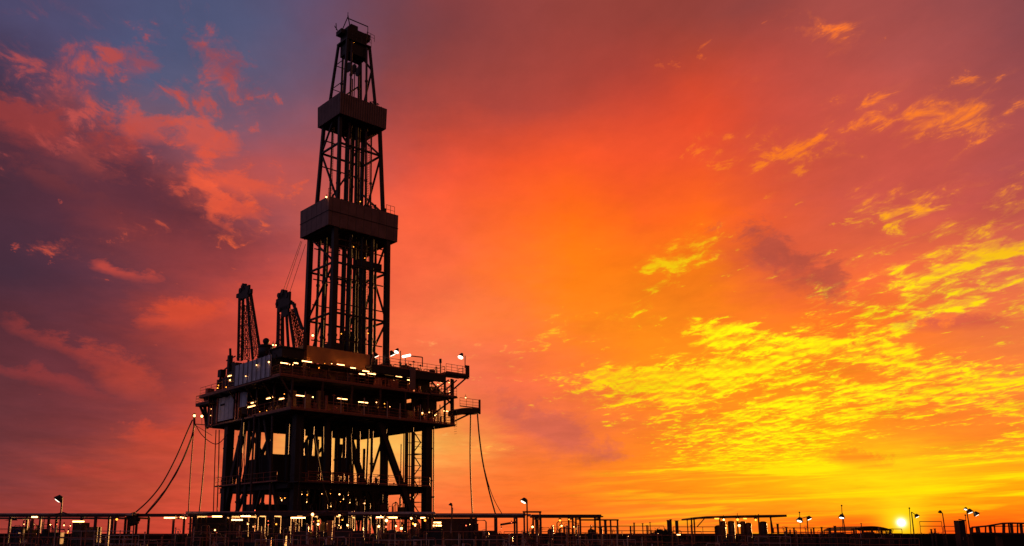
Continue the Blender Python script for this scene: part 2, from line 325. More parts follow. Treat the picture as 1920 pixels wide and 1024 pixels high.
# ---------------------------------------------------------------- mesh builder
class MB:
    def __init__(s): s.v = []; s.f = []
    def add(s, vs, fs):
        k = len(s.v); s.v += [tuple(v) for v in vs]; s.f += [tuple(i + k for i in f) for f in fs]; return s
    def box(s, a, b):
        x0, y0, z0 = [min(p, q) for p, q in zip(a, b)]; x1, y1, z1 = [max(p, q) for p, q in zip(a, b)]
        return s.add([(x0,y0,z0),(x1,y0,z0),(x1,y1,z0),(x0,y1,z0),(x0,y0,z1),(x1,y0,z1),(x1,y1,z1),(x0,y1,z1)],
                     [(0,3,2,1),(4,5,6,7),(0,1,5,4),(1,2,6,5),(2,3,7,6),(3,0,4,7)])
    def tube(s, p, q, r, n=8, r2=None):
        return s.path([p, q], r, n, r2)
    def path(s, pts, r, n=8, r2=None):
        pts = [Vector(p) for p in pts]; m = len(pts)
        d0 = (pts[1] - pts[0]).normalized()
        ref = Vector((0, 0, 1)) if abs(d0.z) < 0.9 else Vector((1, 0, 0))
        vs, fs = [], []
        for i, p in enumerate(pts):
            d = (pts[min(i + 1, m - 1)] - pts[max(i - 1, 0)]).normalized()
            a = d.cross(ref).normalized(); b = d.cross(a).normalized()
            rr = r if r2 is None else r + (r2 - r) * i / (m - 1)
            off = math.pi / n
            for k in range(n):
                t = 2 * math.pi * k / n + off; vs.append(p + a * math.cos(t) * rr + b * math.sin(t) * rr)
        for i in range(m - 1):
            for k in range(n):
                a0 = i * n + k; a1 = i * n + (k + 1) % n; fs.append((a0, a1, a1 + n, a0 + n))
        fs.append(tuple(range(n - 1, -1, -1))); fs.append(tuple(range((m - 1) * n, m * n)))
        return s.add(vs, fs)
    def bar(s, p, q, w): return s.path([p, q], w * 0.7071, 4)
    def ibeam(s, p, q, h, w, t=0.04):
        # flanged beam between p and q, web upright
        p, q = Vector(p), Vector(q); d = (q - p).normalized(); a = d.cross(Vector((0, 0, 1))).normalized(); u = a.cross(d).normalized()
        def slab(o, hw, hh):
            c = [p + o, q + o]; vs = [x + a * sx * hw + u * sy * hh for x in c for sx, sy in ((-1,-1),(1,-1),(1,1),(-1,1))]
            s.add(vs, [(3,2,1,0),(4,5,6,7),(0,1,5,4),(1,2,6,5),(2,3,7,6),(3,0,4,7)])
        slab(u * (h / 2 - t / 2), w / 2, t / 2); slab(u * -(h / 2 - t / 2), w / 2, t / 2); slab(Vector((0,0,0)), t / 2, h / 2 - t - 0.001)
        return s
    def slab(s, pts, z0, z1):
        n = len(pts); vs = [(x, y, z0) for x, y in pts] + [(x, y, z1) for x, y in pts]
        fs = [tuple(range(n - 1, -1, -1)), tuple(range(n, 2 * n))] + [(i, (i + 1) % n, (i + 1) % n + n, i + n) for i in range(n)]
        return s.add(vs, fs)
    def ball(s, c, r, nu=14, nv=9, sz=1.0):
        vs = [(c[0], c[1], c[2] + r * sz)]
        for j in range(1, nv):
            t = math.pi * j / nv
            for i in range(nu):
                p = 2 * math.pi * i / nu; vs.append((c[0] + r * math.sin(t) * math.cos(p), c[1] + r * math.sin(t) * math.sin(p), c[2] + r * sz * math.cos(t)))
        vs.append((c[0], c[1], c[2] - r * sz)); fs = []
        for i in range(nu): fs.append((0, 1 + i, 1 + (i + 1) % nu))
        for j in range(nv - 2):
            for i in range(nu):
                a = 1 + j * nu + i; b = 1 + j * nu + (i + 1) % nu; fs.append((a, a + nu, b + nu, b))
        l = len(vs) - 1; o = 1 + (nv - 2) * nu
        for i in range(nu): fs.append((l, o + (i + 1) % nu, o + i))
        return s.add(vs, fs)
    def rail(s, p, q, h=1.1, step=1.6, r=0.03, mids=1, toe=True):
        p, q = Vector(p), Vector(q); n = max(1, round((q - p).length / step)); up = Vector((0, 0, 1))
        for i in range(n + 1):
            a = p.lerp(q, i / n); s.tube(a, a + up * h, r, 5)
        s.tube(p + up * h, q + up * h, r, 6)
        for k in range(mids): s.tube(p + up * h * (k + 1) / (mids + 1), q + up * h * (k + 1) / (mids + 1), r * 0.8, 5)
        if toe: s.bar(p + up * 0.08, q + up * 0.08, 0.12)
        return s
def link(name, mb, m, parent=None, origin=(0, 0, 0), smooth=False):
    me = bpy.data.meshes.new(name); o = Vector(origin)
    me.from_pydata([tuple(Vector(v) - o) for v in mb.v], [], mb.f); me.materials.append(m)
    if smooth: me.shade_smooth()
    ob = bpy.data.objects.new(name, me); C.objects.link(ob)
    if parent: ob.parent = parent
    else: ob.location = o
    return ob
def tag(o, label=None, cat=None, group=None, kind=None):
    if label: o['label'] = label
    if cat: o['category'] = cat
    if group: o['group'] = group
    if kind: o['kind'] = kind
    return o

# the rig has axes of its own: u runs along its right-hand face, v along its left-hand face
RIG_O = Vector((-17.87, 95.0, 0.0)); RIG_ROT = R(90 - 50.2)
UD = Vector((math.cos(RIG_ROT), math.sin(RIG_ROT), 0)); VD = Vector((-math.sin(RIG_ROT), math.cos(RIG_ROT), 0))
def rig(u, v, z): return RIG_O + UD * u + VD * v + Vector((0, 0, z))
def on_v(px, py, v):      # rig coordinates of what is seen at px, py on the plane v = const
    r = ray(px, py); o = RIG_O; t = (o.dot(VD) + v) / (r.x * VD.x + r.y * VD.y)
    p = Vector((r.x * t, r.y * t, EYE + r.z * t)); d = p - o; return Vector((d.dot(UD), d.dot(VD), p.z))
def on_u(px, py, u):
    r = ray(px, py); o = RIG_O; t = (o.dot(UD) + u) / (r.x * UD.x + r.y * UD.y)
    p = Vector((r.x * t, r.y * t, EYE + r.z * t)); d = p - o; return Vector((d.dot(UD), d.dot(VD), p.z))
class Thing:
    """a top-level Empty with parts; part meshes are given in the same space as the base point"""
    def __init__(s, name, label, cat, base=(0, 0, 0), group=None, rigspace=False):
        s.base = Vector(base); s.o = bpy.data.objects.new(name, None); C.objects.link(s.o)
        s.o.empty_display_size = 0.5
        if rigspace: s.o.location = rig(*base); s.o.rotation_euler = (0, 0, RIG_ROT)
        else: s.o.location = s.base
        tag(s.o, label, cat, group)
    def part(s, name, mb, m, smooth=False, label=None, parent=None):
        p = link(name, mb, m, parent or s.o, s.base, smooth)
        if label: p['label'] = label
        return p
def copy_tree(o, parent=None):
    c = o.copy(); C.objects.link(c)
    if parent: c.parent = parent
    for ch in o.children: copy_tree(ch, c)
    return c

GROUND.node_tree.nodes['Principled BSDF'].inputs['Specular IOR Level'].default_value = 0.0
# ---------------------------------------------------------------- drilling platform
rnd = random.Random(4)
plat = Thing('drilling_platform', 'huge black steel drilling platform on tall legs, carrying the derrick above the yard', 'drilling platform', (0, 0, 0), rigspace=True)
Z1, Z2, Z3 = 15.15, 18.7, 21.4          # lower deck, upper deck, roof deck
LEGU, LEGV = (2.0, 19.9), (2.2, 18.6)
def leg(u, v, w=0.95):
    b = MB(); h = w / 2
    b.box((u - h, v - h, 0.3), (u + h, v + h, Z1 - .25))
    b.box((u - h - .35, v - h - .35, 0), (u + h + .35, v + h + .35, .3))
    for z in (4, 8, 12): b.box((u - h - .04, v - h - .04, z), (u + h + .04, v + h + .04, z + .18))
    return b
for (px, v) in ((433, None),):
    pass
LEGS = [(2.2, 2.2), (20.3, 1.6), (1.2, 17.55), (20.3, 19.3)]
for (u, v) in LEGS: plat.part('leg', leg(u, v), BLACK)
# inner columns
for (u, v) in ((6.2, 2.4), (14.0, 2.2), (6.2, 10.5), (14, 12.5), (1.6, 10.5), (20.3, 10.5), (10.2, 18.8)):
    plat.part('column', MB().bar((u, v, 0), (u, v, Z1 - .25), .5), BLACK)
# diagonal braces
def brace(a, b, w): plat.part('diagonal_brace', MB().bar(a, b, w), BLACK)
brace((1.2, 13.4, Z1 - .27), (1.2, 18.8, .6), .62)
brace((12.8, 1.6, Z1 - .27), (19.6, 1.6, .6), .66)
brace((11.0, 6.0, Z1 - .27), (16.5, 6.0, .6), .6)
brace((1.2, 8.2, Z1 - .27), (1.2, 3.0, .6), .4)
brace((8.0, 19.2, Z1 - .27), (2.0, 19.2, .6), .4)
brace((12.0, 19.2, Z1 - .27), (19.6, 19.2, .6), .4)
# lower deck with its deep girders
b = MB(); b.box((0, 0, Z1 - .16), (23.6, 21.6, Z1))
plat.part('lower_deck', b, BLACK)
b = MB(); b.box((.5, .5, Z1 - .26), (23.1, 21.1, Z1 - .162)); plat.part('hull_plate', b, BLACK)
for v in (5.4, 8.2, 10.8, 13.6, 16.2): plat.part('deck_girder', MB().ibeam((3.2, v, Z1 - .46), (20.4, v, Z1 - .46), .3, .3), BLACK)
for i in range(1, 12): plat.part('deck_rib', MB().box((i * 1.95, .6, Z1 - .305), (i * 1.95 + .12, 21.0, Z1 - .262)), BLACK)
b = MB(); b.box((-.06, -.06, Z1 - .08), (23.66, -.002, Z1 + .08)); b.box((-.06, -.002, Z1 - .08), (-.002, 21.66, Z1 + .08))
plat.part('deck_edge_strip', b, mat('edge_strip', (.34, .12, .07), .4, .2, .3, 2.0))
# upper deck (overhangs the left face)
b = MB(); b.box((-1.5, -.0, Z2 - .16), (19.4, 21.0, Z2))
plat.part('upper_deck', b, BLACK)
for v in (2.2, 5.2, 10.4, 15.6, 20.4): plat.part('upper_girder', MB().ibeam((-1.2, v, Z2 - .32), (19.3, v, Z2 - .32), .30, .26), BLACK)
b = MB(); b.box((-1.56, -.06, Z2 - .08), (19.46, -.002, Z2 + .08)); b.box((-1.56, -.002, Z2 - .08), (-1.502, 21.06, Z2 + .08))
plat.part('deck_edge_strip', b, MATS['edge_strip'])
# posts between decks, knee braces under the overhang
for u in (0.12, 4.0, 8.0, 12.0, 15.7, 19.2, 23.3): plat.part('deck_post', MB().bar((u, .12, Z1), (u, .12, Z2 - .17 if u < 20 else Z3 - .4), .2), STEEL)
for v in (4.2, 8.4, 12.6, 16.8, 21.4): plat.part('deck_post', MB().bar((.12, v, Z1), (.12, v, Z2 - .17), .2), STEEL)
plat.part('knee_brace', MB().bar((-1.4, .12, Z2 - .17), (.1, .12, Z2 - 2.3), .16), STEEL)
for v in (4.2, 8.4, 12.6): plat.part('knee_brace', MB().bar((-1.4, v, Z2 - .17), (.1, v, Z2 - 2.3), .16), STEEL)
# dark bulkheads that close the middle of both storeys
for a_, c_ in (((19.1, 3.3, Z1), (23.2, 3.42, Z2 + .2)), ((.4, 13.0, Z1), (.5, 21.3, Z2 - .4)), ((19.5, 3.0, Z2 + .1), (21.8, 3.1, Z3 - .4)), ((3.4, 4.3, Z1), (3.5, 21, Z2 - .3))): plat.part('bulkhead', MB().box(a_, c_), BLACK)
b = MB(); b.box((4.0, 4.2, Z1), (19.0, 4.35, Z2 - .17)); b.box((4.0, 4.36, Z1), (4.15, 17.0, Z2 - .17)); b.box((20.6, 3.0, Z1), (20.75, 20, Z2 - .3)); b.box((4.2, 20.0, Z1), (20.5, 20.15, Z2 - .3))
plat.part('bulkhead', b, BLACK)
b = MB(); b.box((13.6, 3.2, Z2), (19.2, 3.35, Z3 - .35)); b.box((.6, 6.2, Z2), (.75, 20, Z3 - .2)); b.box((.8, 19.6, Z2), (18, 19.75, Z3 - .2)); b.box((19.25, 3.4, Z2), (19.4, 19, Z3 - .35))
plat.part('bulkhead', b, BLACK)
# roof deck on the right half
b = MB(); b.slab([(10.6, 0), (22.0, 0), (22.0, 17), (1.5, 17), (1.5, 8.6), (10.6, 8.6)], Z3 - .26, Z3)
plat.part('roof_deck', b, DECKM)
b = MB()
for v in (.16, 4, 8): b.ibeam((10.7, v, Z3 - .62), (21.9, v, Z3 - .62), .68, .26)
for i in range(7): b.box((10.8 + i * 1.8, .4, Z3 - .6), (10.92 + i * 1.8, 8, Z3 - .27))
plat.part('roof_girders', b, BLACK)
plat.part('fascia', MB().box((10.6, -.05, Z3 - .9), (16.3, -.001, Z3 - .02)), BLACK)
plat.part('fascia', MB().box((16.9, -.05, Z3 - .9), (22.0, -.001, Z3 - .02)), BLACK)
# pale column on the right storey
plat.part('duct', MB().box((16.2, -.25, Z2 + .3), (17.0, .0 - .06, Z3 + .35)), mat('duct_paint', (.30, .16, .13), .5, 0, .2, 2.0))
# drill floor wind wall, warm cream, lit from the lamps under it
w0, w1 = 2.25, 11.25
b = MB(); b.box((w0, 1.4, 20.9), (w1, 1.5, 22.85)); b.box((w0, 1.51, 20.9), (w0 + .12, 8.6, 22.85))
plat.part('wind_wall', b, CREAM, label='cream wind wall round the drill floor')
b = MB(); b.box((w0 - .25, 1.26, Z2), (w0 + .2, 1.395, 24.3)); plat.part('corner_post', b, STEEL)
b = MB(); b.box((w0 + .2, 2.0, 20.75), (w1, 9, 20.97)); plat.part('drill_floor', b, DECKM)
for u in (3.4, 6.0, 8.6, 11.2): plat.part('floor_post', MB().bar((u, 2.2, Z2), (u, 2.2, 20.74), .22), STEEL)
b = MB(); b.box((3.0, 4.0, Z2), (11, 4.12, 20.7)); plat.part('back_panel', b, mat('painted_lamplight', (.42, .22, .09), .6, 0, .3, 1.2))  # warm tone puts yellow lamplight into the panel colour
# grey cladding on the left face
b = MB(); b.box((-1.66, 2.0, Z2 + .12), (-1.57, 10.9, 21.3)); g = plat.part('cladding', b, GREY)
b = MB()
for i in range(9): b.box((-1.72, 2.0 + i * 1.1, Z2 + .12), (-1.665, 2.09 + i * 1.1, 21.36))
plat.part('cladding_rib', b, mat('rib_paint', (.14, .13, .16), .5, 0, .2, 2.0), parent=None)
def face_panel(px0, px1, z0, z1, u):
    a = on_u(px0, 760, u); c = on_u(px1, 760, u); return MB().box((u, a.y, z0), (u - .1, c.y, z1))
plat.part('cladding', face_panel(410.5, 439, Z1 + .25, Z2 - .35, -.1), GREY)
plat.part('cladding', face_panel(451, 463.5, Z1 + 1.4, Z2 - .35, -.1), GREY)
plat.part('side_wall', face_panel(391, 410, Z1 + .1, Z2 - .4, -.14), BLACK)
for x_ in (394, 399, 407.5, 442, 447): plat.part('wall_rib', face_panel(x_, x_ + 1.6, Z1 + .05, Z2 - .3, -.26), RAILM)
plat.part('hatch', face_panel(414, 421, Z1 + 2.15, Z1 + 2.35, -.22), BLACK)
# walkway ring half way up the legs
b = MB(); zw = 6.9
for (a, c) in (((1.2, 2.2), (20.6, 1.6)), ((1.2, 19.3), (20.3, 19.3)), ((1.2, 2.2), (1.2, 19.3)), ((20.6, 1.6), (20.3, 19.3)), ((1.2, 10.5), (20.4, 10.5))):
    b.ibeam((*a, zw), (*c, zw), .62, .5)
plat.part('tie_beams', b, BLACK)
b = MB(); b.slab([(1.6, .7), (20.2, .7), (20.2, 3.4), (1.6, 3.4)], zw + .32, zw + .40); b.slab([(.2, 2.8), (2.6, 2.8), (2.6, 18.8), (.2, 18.8)], zw + .42, zw + .50)
plat.part('walkway', b, DECKM)
for (a, c) in (((2.9, .75), (20.1, .75)), ((.25, 3), (.25, 18.7)), ((3, 18.7), (20, 18.7)), ((2.7, 3.4), (20.1, 3.4))):
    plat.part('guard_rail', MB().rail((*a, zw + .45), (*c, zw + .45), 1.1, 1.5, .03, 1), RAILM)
b = MB(); zl = 3.6
for (a, c) in (((1.2, 2.2), (20.6, 1.6)), ((1.2, 2.2), (1.2, 19.3)), ((20.6, 1.6), (20.3, 19.3))): b.ibeam((*a, zl), (*c, zl), .4, .3)
plat.part('tie_beams', b, BLACK)
# guard rails of the decks
for (a, c, h) in (((.05, .02, Z1 + .1), (23.5, .02, Z1 + .1), 1.1), ((.02, .2, Z1 + .1), (.02, 9.2, Z1 + .1), 1.1), ((23.5, .2, Z1), (23.5, 21, Z1), 1.1),
                  ((-1.45, .02, Z2 + .1), (16.0, .02, Z2 + .1), 1.1), ((-1.5, .2, Z2 + .1), (-1.5, 1.9, Z2 + .1), 1.1), ((-1.5, 11.2, Z2 + .1), (-1.5, 20.9, Z2 + .1), 1.1),
                  ((11.8, .05, Z3), (21.9, .05, Z3), 1.1), ((21.9, .1, Z3), (21.9, 16.9, Z3), 1.1), ((11.8, .1, Z3), (11.8, 1.8, Z3), 1.1)):
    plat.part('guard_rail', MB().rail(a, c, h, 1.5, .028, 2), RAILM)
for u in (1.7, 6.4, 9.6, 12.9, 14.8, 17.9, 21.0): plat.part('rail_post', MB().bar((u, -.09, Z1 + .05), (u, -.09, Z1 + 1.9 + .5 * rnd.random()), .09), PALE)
# side platforms at the right end
def box_beam(a, c, w, h):
    return MB().ibeam(a, c, h, w, .05)
wing = plat.part('side_platform', MB().slab([(22.02, 0), (25.9, 0), (25.9, 2.2), (22.02, 2.2)], Z3 + .25, Z3 + .42), DECKM)
plat.part('platform_beam', box_beam((21.6, .1, Z3 - .1), (25.9, .1, Z3 + .12), .3, .35), BLACK)
plat.part('diagonal_brace', MB().bar((25.5, .15, Z3 + .0), (22.2, .15, Z3 - 2.6), .16), BLACK)
plat.part('diagonal_brace', MB().bar((25.5, 2.0, Z3 + .0), (22.2, 2.0, Z3 - 2.6), .14), BLACK)
plat.part('guard_rail', MB().rail((22.1, .05, Z3 + .42), (25.8, .05, Z3 + .42), 1.1, 1.0, .03, 2), RAILM)
plat.part('guard_rail', MB().rail((25.85, .1, Z3 + .42), (25.85, 2.1, Z3 + .42), 1.1, 1.0, .03, 2), RAILM)
plat.part('end_panel', MB().box((25.3, -.06, Z3 + .1), (25.95, .0, Z3 + 1.7)), STEEL)
for u in (22.1, 23.2): plat.part('deck_post', MB().bar((u, .3, Z1), (u, .3, Z3 - .3), .22), BLACK)
for (a, c) in (((19.4, .4, Z2), (22.8, .4, Z3 - .5)), ((19.4, .4, Z3 - .5), (23.2, .4, Z2 - .8)), ((20.0, .3, Z2 - 2.6), (23.2, .3, Z2 - .4))): plat.part('diagonal_brace', MB().bar(a, c, .16), BLACK)
plat.part('landing', MB().slab([(19.5, -.1), (23.9, -.1), (23.9, 4), (19.5, 4)], Z2 - .1, Z2 + .05), DECKM)
plat.part('guard_rail', MB().rail((19.6, -.05, Z2 + .05), (23.8, -.05, Z2 + .05), 1.1, .9, .03, 2), RAILM)
# hanging boat-shaped gangway at lower right
b = MB()
sec = [(23.6, Z1 + 1.1, Z1 + 1.9), (24.4, Z1 + 1.35, Z1 + 2.2), (25.4, Z1 + 1.55, Z1 + 2.35), (26.6, Z1 + 1.6, Z1 + 2.4), (27.6, Z1 + 1.75, Z1 + 2.4)]
for (a, c) in zip(sec[:-1], sec[1:]):
    vs = [(x, y, z) for (x, lo, hi2) in (a, c) for (y, z) in ((-.3, lo + .15), (.7, lo), (1.5, lo + .15), (1.5, hi2), (-.3, hi2))]
    b.add(vs, [(0,1,6,5),(1,2,7,6),(2,3,8,7),(3,4,9,8),(4,0,5,9),(4,3,2,1,0),(5,6,7,8,9)])
plat.part('outrigger', b, BLACK)
plat.part('guard_rail', MB().rail((24.2, -.2, Z1 + 2.4), (27.5, -.2, Z1 + 2.4), 1.15, 1.1, .03, 2), RAILM)
plat.part('end_post', MB().bar((27.5, -.25, Z1 + 1.7), (27.5, -.25, Z1 + 3.6), .2), STEEL)
plat.part('diagonal_brace', MB().bar((23.5, .5, Z1 + .4), (26.4, .5, Z1 + 1.7), .18), BLACK)
plat.part('ladder', (lambda b: [b.tube((23.75, y, Z1 - .25), (23.75, y, Z1 + 1.6), .03, 5) for y in (-.1, .4)] and [b.tube((23.75, -.1, Z1 - 1.1 + k * .3), (23.75, .4, Z1 - 1.1 + k * .3), .02, 5) for k in range(9)] and b)(MB()), RAILM)
# left end: little balcony and a mast stack
plat.part('balcony', MB().slab([(-1.3, 18.6), (.0, 18.6), (.0, 22.6), (-1.3, 22.6)], Z2 - 1.0, Z2 - .75), DECKM)
plat.part('guard_rail', MB().rail((-1.3, 18.7, Z2 - .75), (-1.3, 22.5, Z2 - .75), 1.1, 1.0, .03, 2), RAILM)
plat.part('guard_rail', MB().rail((-1.3, 22.5, Z2 - .75), (0, 22.5, Z2 - .75), 1.1, 1.0, .03, 2), RAILM)
plat.part('bracket', MB().bar((-.9, 22, Z2 - 1.0), (.1, 21.5, Z1 + .2), .25), BLACK)
plat.part('bracket', MB().bar((-.2, 22.2, Z2 - 1.0), (.1, 21.8, Z1 - .27), .35), BLACK)
# machinery on the lower deck: pipes, boxes, manifolds as pieces of the platform
def clutter(th, u0, u1, v0, v1, z, n, hmax, seed, m=STEEL):
    r = random.Random(seed)
    for i in range(n):
        u = r.uniform(u0, u1); v = r.uniform(v0, v1); k = r.random(); h = r.uniform(.4, hmax); b = MB()
        if k < .30: th.part('standing_pipe', b.tube((u, v, z), (u, v, z + h), r.uniform(.06, .2), 8), m)
        elif k < .55: w = r.uniform(.15, .5); th.part('equipment_box', b.box((u - w, v - w * .6, z), (u + w, v + w * .6, z + h * .7)), m)
        elif k < .78:
            u2 = min(u1, u + r.uniform(.6, 2)); th.part('pipe_loop', b.path([(u, v, z), (u, v, z + h * .6), (u + .15, v, z + h * .7), (u2, v, z + h * .7), (u2 + .02, v, z)], .05, 6), m)
        else:
            b.tube((u, v, z), (u, v, z + h), .04, 5); b.tube((u - .25, v, z + h - .05), (u + .25, v, z + h - .05), .05, 6); b.ball((u, v, z + h), .12, 8, 5); th.part('valve_stem', b, m)
for k, args in enumerate([(1, 8, .5, 3.6, Z1, 20, 2.2), (8, 16, .5, 3.6, Z1, 24, 2.0), (16, 23, .5, 2.8, Z1, 24, 2.4), (.5, 3.6, 4, 12, Z1, 22, 1.6), (.5, 3, 12.5, 21, Z1, 16, 2.4)]):
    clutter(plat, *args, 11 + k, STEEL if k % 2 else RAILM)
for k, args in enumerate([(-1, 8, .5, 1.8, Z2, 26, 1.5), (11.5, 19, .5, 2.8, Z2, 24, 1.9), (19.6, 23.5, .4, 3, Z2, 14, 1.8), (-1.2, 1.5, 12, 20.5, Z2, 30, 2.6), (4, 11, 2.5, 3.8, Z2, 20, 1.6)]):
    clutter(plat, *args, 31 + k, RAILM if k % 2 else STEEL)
for k, args in enumerate([(12, 21.5, .6, 2.5, Z3, 26, 1.5), (14, 21.5, 3, 9, Z3, 16, 2.0), (-1.2, 2.0, 1.0, 10, 21.0, 26, 1.3), (3, 20, 9, 16, Z3, 24, 2.2)]):
    clutter(plat, *args, 51 + k, STEEL)
plat.part('cabin', MB().box((-1.3, 2.2, Z2), (2.2, 9.5, 20.95)), BLACK)
plat.part('cabin', MB().box((-1.4, 11.3, Z2), (.5, 13.4, 20.9)), BLACK)
plat.part('winch_house', MB().box((-.9, .9, 21.0), (1.9, 3.6, 22.1)).box((-1.1, .7, 22.1), (2.1, 3.8, 22.2)), BLACK)
# stepped stack at the far left of the deck with a small jib
b = MB()
b.box((-1.0, 12.0, 20.9), (-.2, 13.2, 22.0)); b.bar((-.8, 14.2, Z2), (-.8, 14.2, 23.2), .5); b.bar((-.8, 14.2, 23.2), (-.8, 14.35, 24.1), .22)
b.bar((-.8, 12.8, 22.9), (-.8, 15.2, 22.7), .12); b.bar((-.8, 13.0, 22.2), (-.8, 16.6, 21.4), .14); b.box((-1.1, 16.0, 20.8), (-.4, 16.9, 21.7)); b.bar((-.8, 16.6, Z2), (-.8, 16.6, 21), .2)
b.bar((-.8, 17.6, 19.7), (-.8, 16.6, 21), .12); b.bar((-.8, 12.4, 22.6), (-.8, 11.2, 22.6), .1)
plat.part('jib_stack', b, BLACK)
for (u0_, u1_, v_, z0_, z1_, mm) in ((.9, 1.7, 1.9, Z1, Z1 + 2.3, 'painted_lamplight'), (2.9, 3.5, 1.7, Z1, Z1 + 2.0, 'painted_lamplight'), (4.6, 5.3, 1.9, Z1, Z1 + 2.6, 'painted_lamplight'), (5.9, 8.4, 2.6, Z1, Z1 + 1.3, 'painted_lamplight'), (12.6, 13.1, 1.6, Z1, Z1 + 2.4, 'painted_lamplight'), (9.4, 11.4, 2.4, Z1, Z1 + 1.1, 'duct_paint'), (17.2, 18.2, 1.6, Z1, Z1 + 1.4, 'painted_lamplight'), (21.0, 22.2, 1.6, Z2 + .1, Z2 + 1.3, 'painted_lamplight')):
    plat.part('added_warm_panel', MB().box((u0_, v_, z0_), (u1_, v_ + .5, z1_)).box((u0_ - .04, v_ - .03, z1_), (u1_ + .04, v_ + .53, z1_ + .06)), MATS[mm])  # boxes added in warm tones to imitate the yellow lamp-lit interior
for (v0_, v1_) in ((5.6, 6.5), (7.6, 8.3), (3.2, 4.0)): plat.part('added_warm_panel', MB().box((1.6, v0_, Z1), (2.2, v1_, Z1 + 1.2)), MATS['painted_lamplight'])
# fluorescent and flood lamps
def tube_lamp(px, py, length, plane, val, warm=False, m=None):
    p = on_v(px, py, val) if plane == 'v' else on_u(px, py, val)
    d = Vector((1, 0, 0)) if plane == 'v' else Vector((0, 1, 0))
    h = plat.part('tube_light', MB().box(p - d * (length / 2 + .05) + Vector((0, .07, -.05) if plane == 'v' else (.07, 0, -.05)) , p + d * (length / 2 + .05) + Vector((0, .13, .06) if plane == 'v' else (.13, 0, .06))), BLACK)
    if plane == 'u': plat.part('hood', MB().box(p + Vector((-.25, -length / 2 - .1, .10)), p + Vector((.3, length / 2 + .1, .14))), BLACK, parent=h)  # added cover that keeps the tube's light off the deck underside
    plat.part('tube', MB().tube(p - d * length / 2, p + d * length / 2, .045, 8), m or TUBE_W, parent=h)
for (px, py, ln, v) in ((575.6, 678, 1.25, 1.0), (638.8, 684, 1.0, .9), (662, 690, .7, .9), (686, 696, .9, .8), (697, 701, 1.1, .3), (678.6, 701.5, .8, 1.4), (731, 703, 1.3, .3), (748, 706, .9, .6), (785, 710, 1.2, .3), (769, 713, .8, .6),
                        (563, 742, 1.0, 1.0), (642, 748, 1.3, .3), (681, 754.5, 1.3, .3), (823, 742, 1.1, .6), (836, 771, .7, .3), (555, 681, .5, .9), (533, 681, .9, .6)):
    tube_lamp(px, py, ln, 'v', v)
for (px, py, ln, u) in ((473, 762, 2.2, .3), (475.6, 754.8, 1.3, 1.5), (506, 746.5, 1.6, .9), (528, 748, 1.0, .8), (430.7, 705, .9, -1.4)):
    tube_lamp(px, py, ln, 'u', u)
def bulb(px, py, plane, val, r=.09, m=None, arm=.35):
    p = on_v(px, py, val) if plane == 'v' else on_u(px, py, val)
    h = plat.part('work_light', MB().tube(p + Vector((0, 0, r * .6)), p + Vector((0, 0, r + .1)), r * .8, 8).tube(p + Vector((0, 0, r + .1)), p + Vector((0, 0, r + arm)), .025, 5), BLACK)
    plat.part('bulb', MB().ball(p, r * .62, 10, 7), m or BULB_W, parent=h, smooth=True)
for (px, py, v, r, m) in ((586.6, 744.6, .5, .12, None), (705.8, 754.6, .6, .09, None), (721, 757, .8, .10, BULB_Y), (721.5, 764, .8, .10, BULB_Y), (709, 763.5, .5, .07, BULB_Y), (731, 762.6, .5, .06, None),
                          (792, 774.5, .4, .14, None), (791.5, 777.5, .6, .09, BULB_Y), (804.5, 773.5, .4, .12, None), (815.5, 779, .4, .09, None), (818, 777, .5, .07, None), (827, 717, .8, .07, None), (821, 721, .8, .09, None), (842, 717.5, .4, .09, None), (843, 734, .3, .07, None),
                          (842, 743, .3, .06, None), (738.5, 713, .5, .06, None), (768, 719, .4, .08, BULB_Y), (622, 682, .9, .07, None), (543, 683.5, .9, .07, None), (549, 684, .9, .07, None), (873, 746, .3, .13, None), (609, 681.5, .9, .06, BULB_Y), (598, 690, 2.6, .10, BULB_Y), (650, 694, 2.6, .12, BULB_Y)):
    bulb(px, py, 'v', v, r, m)
for (px, py, u, r, m) in ((431.4, 713, -1.4, .16, None), (408, 728, -1.3, .13, BULB_Y), (409.5, 723, -1.3, .12, BULB_Y), (460.7, 705.5, -1.85, .08, None), (481, 684.8, -1.85, .10, None), (504, 679, -1.85, .14, None), (533, 739, .7, .08, BULB_Y), (424, 726, -1.3, .10, BULB_Y),
                          (395, 755, -.3, .05, BULB_W), (396, 767, -.3, .05, BULB_W), (395, 779, -.3, .05, BULB_W), (512, 647, .2, .15, None), (517, 647.5, .2, .12, None), (487, 772, .6, .07, BULB_Y), (500, 770, .6, .07, BULB_Y)):
    bulb(px, py, 'u', u, r, m)
for (u, v, z) in ((9, 7, 8.6), (7.5, 4, 5.0), (10.0, 3.6, 5.0)): pass
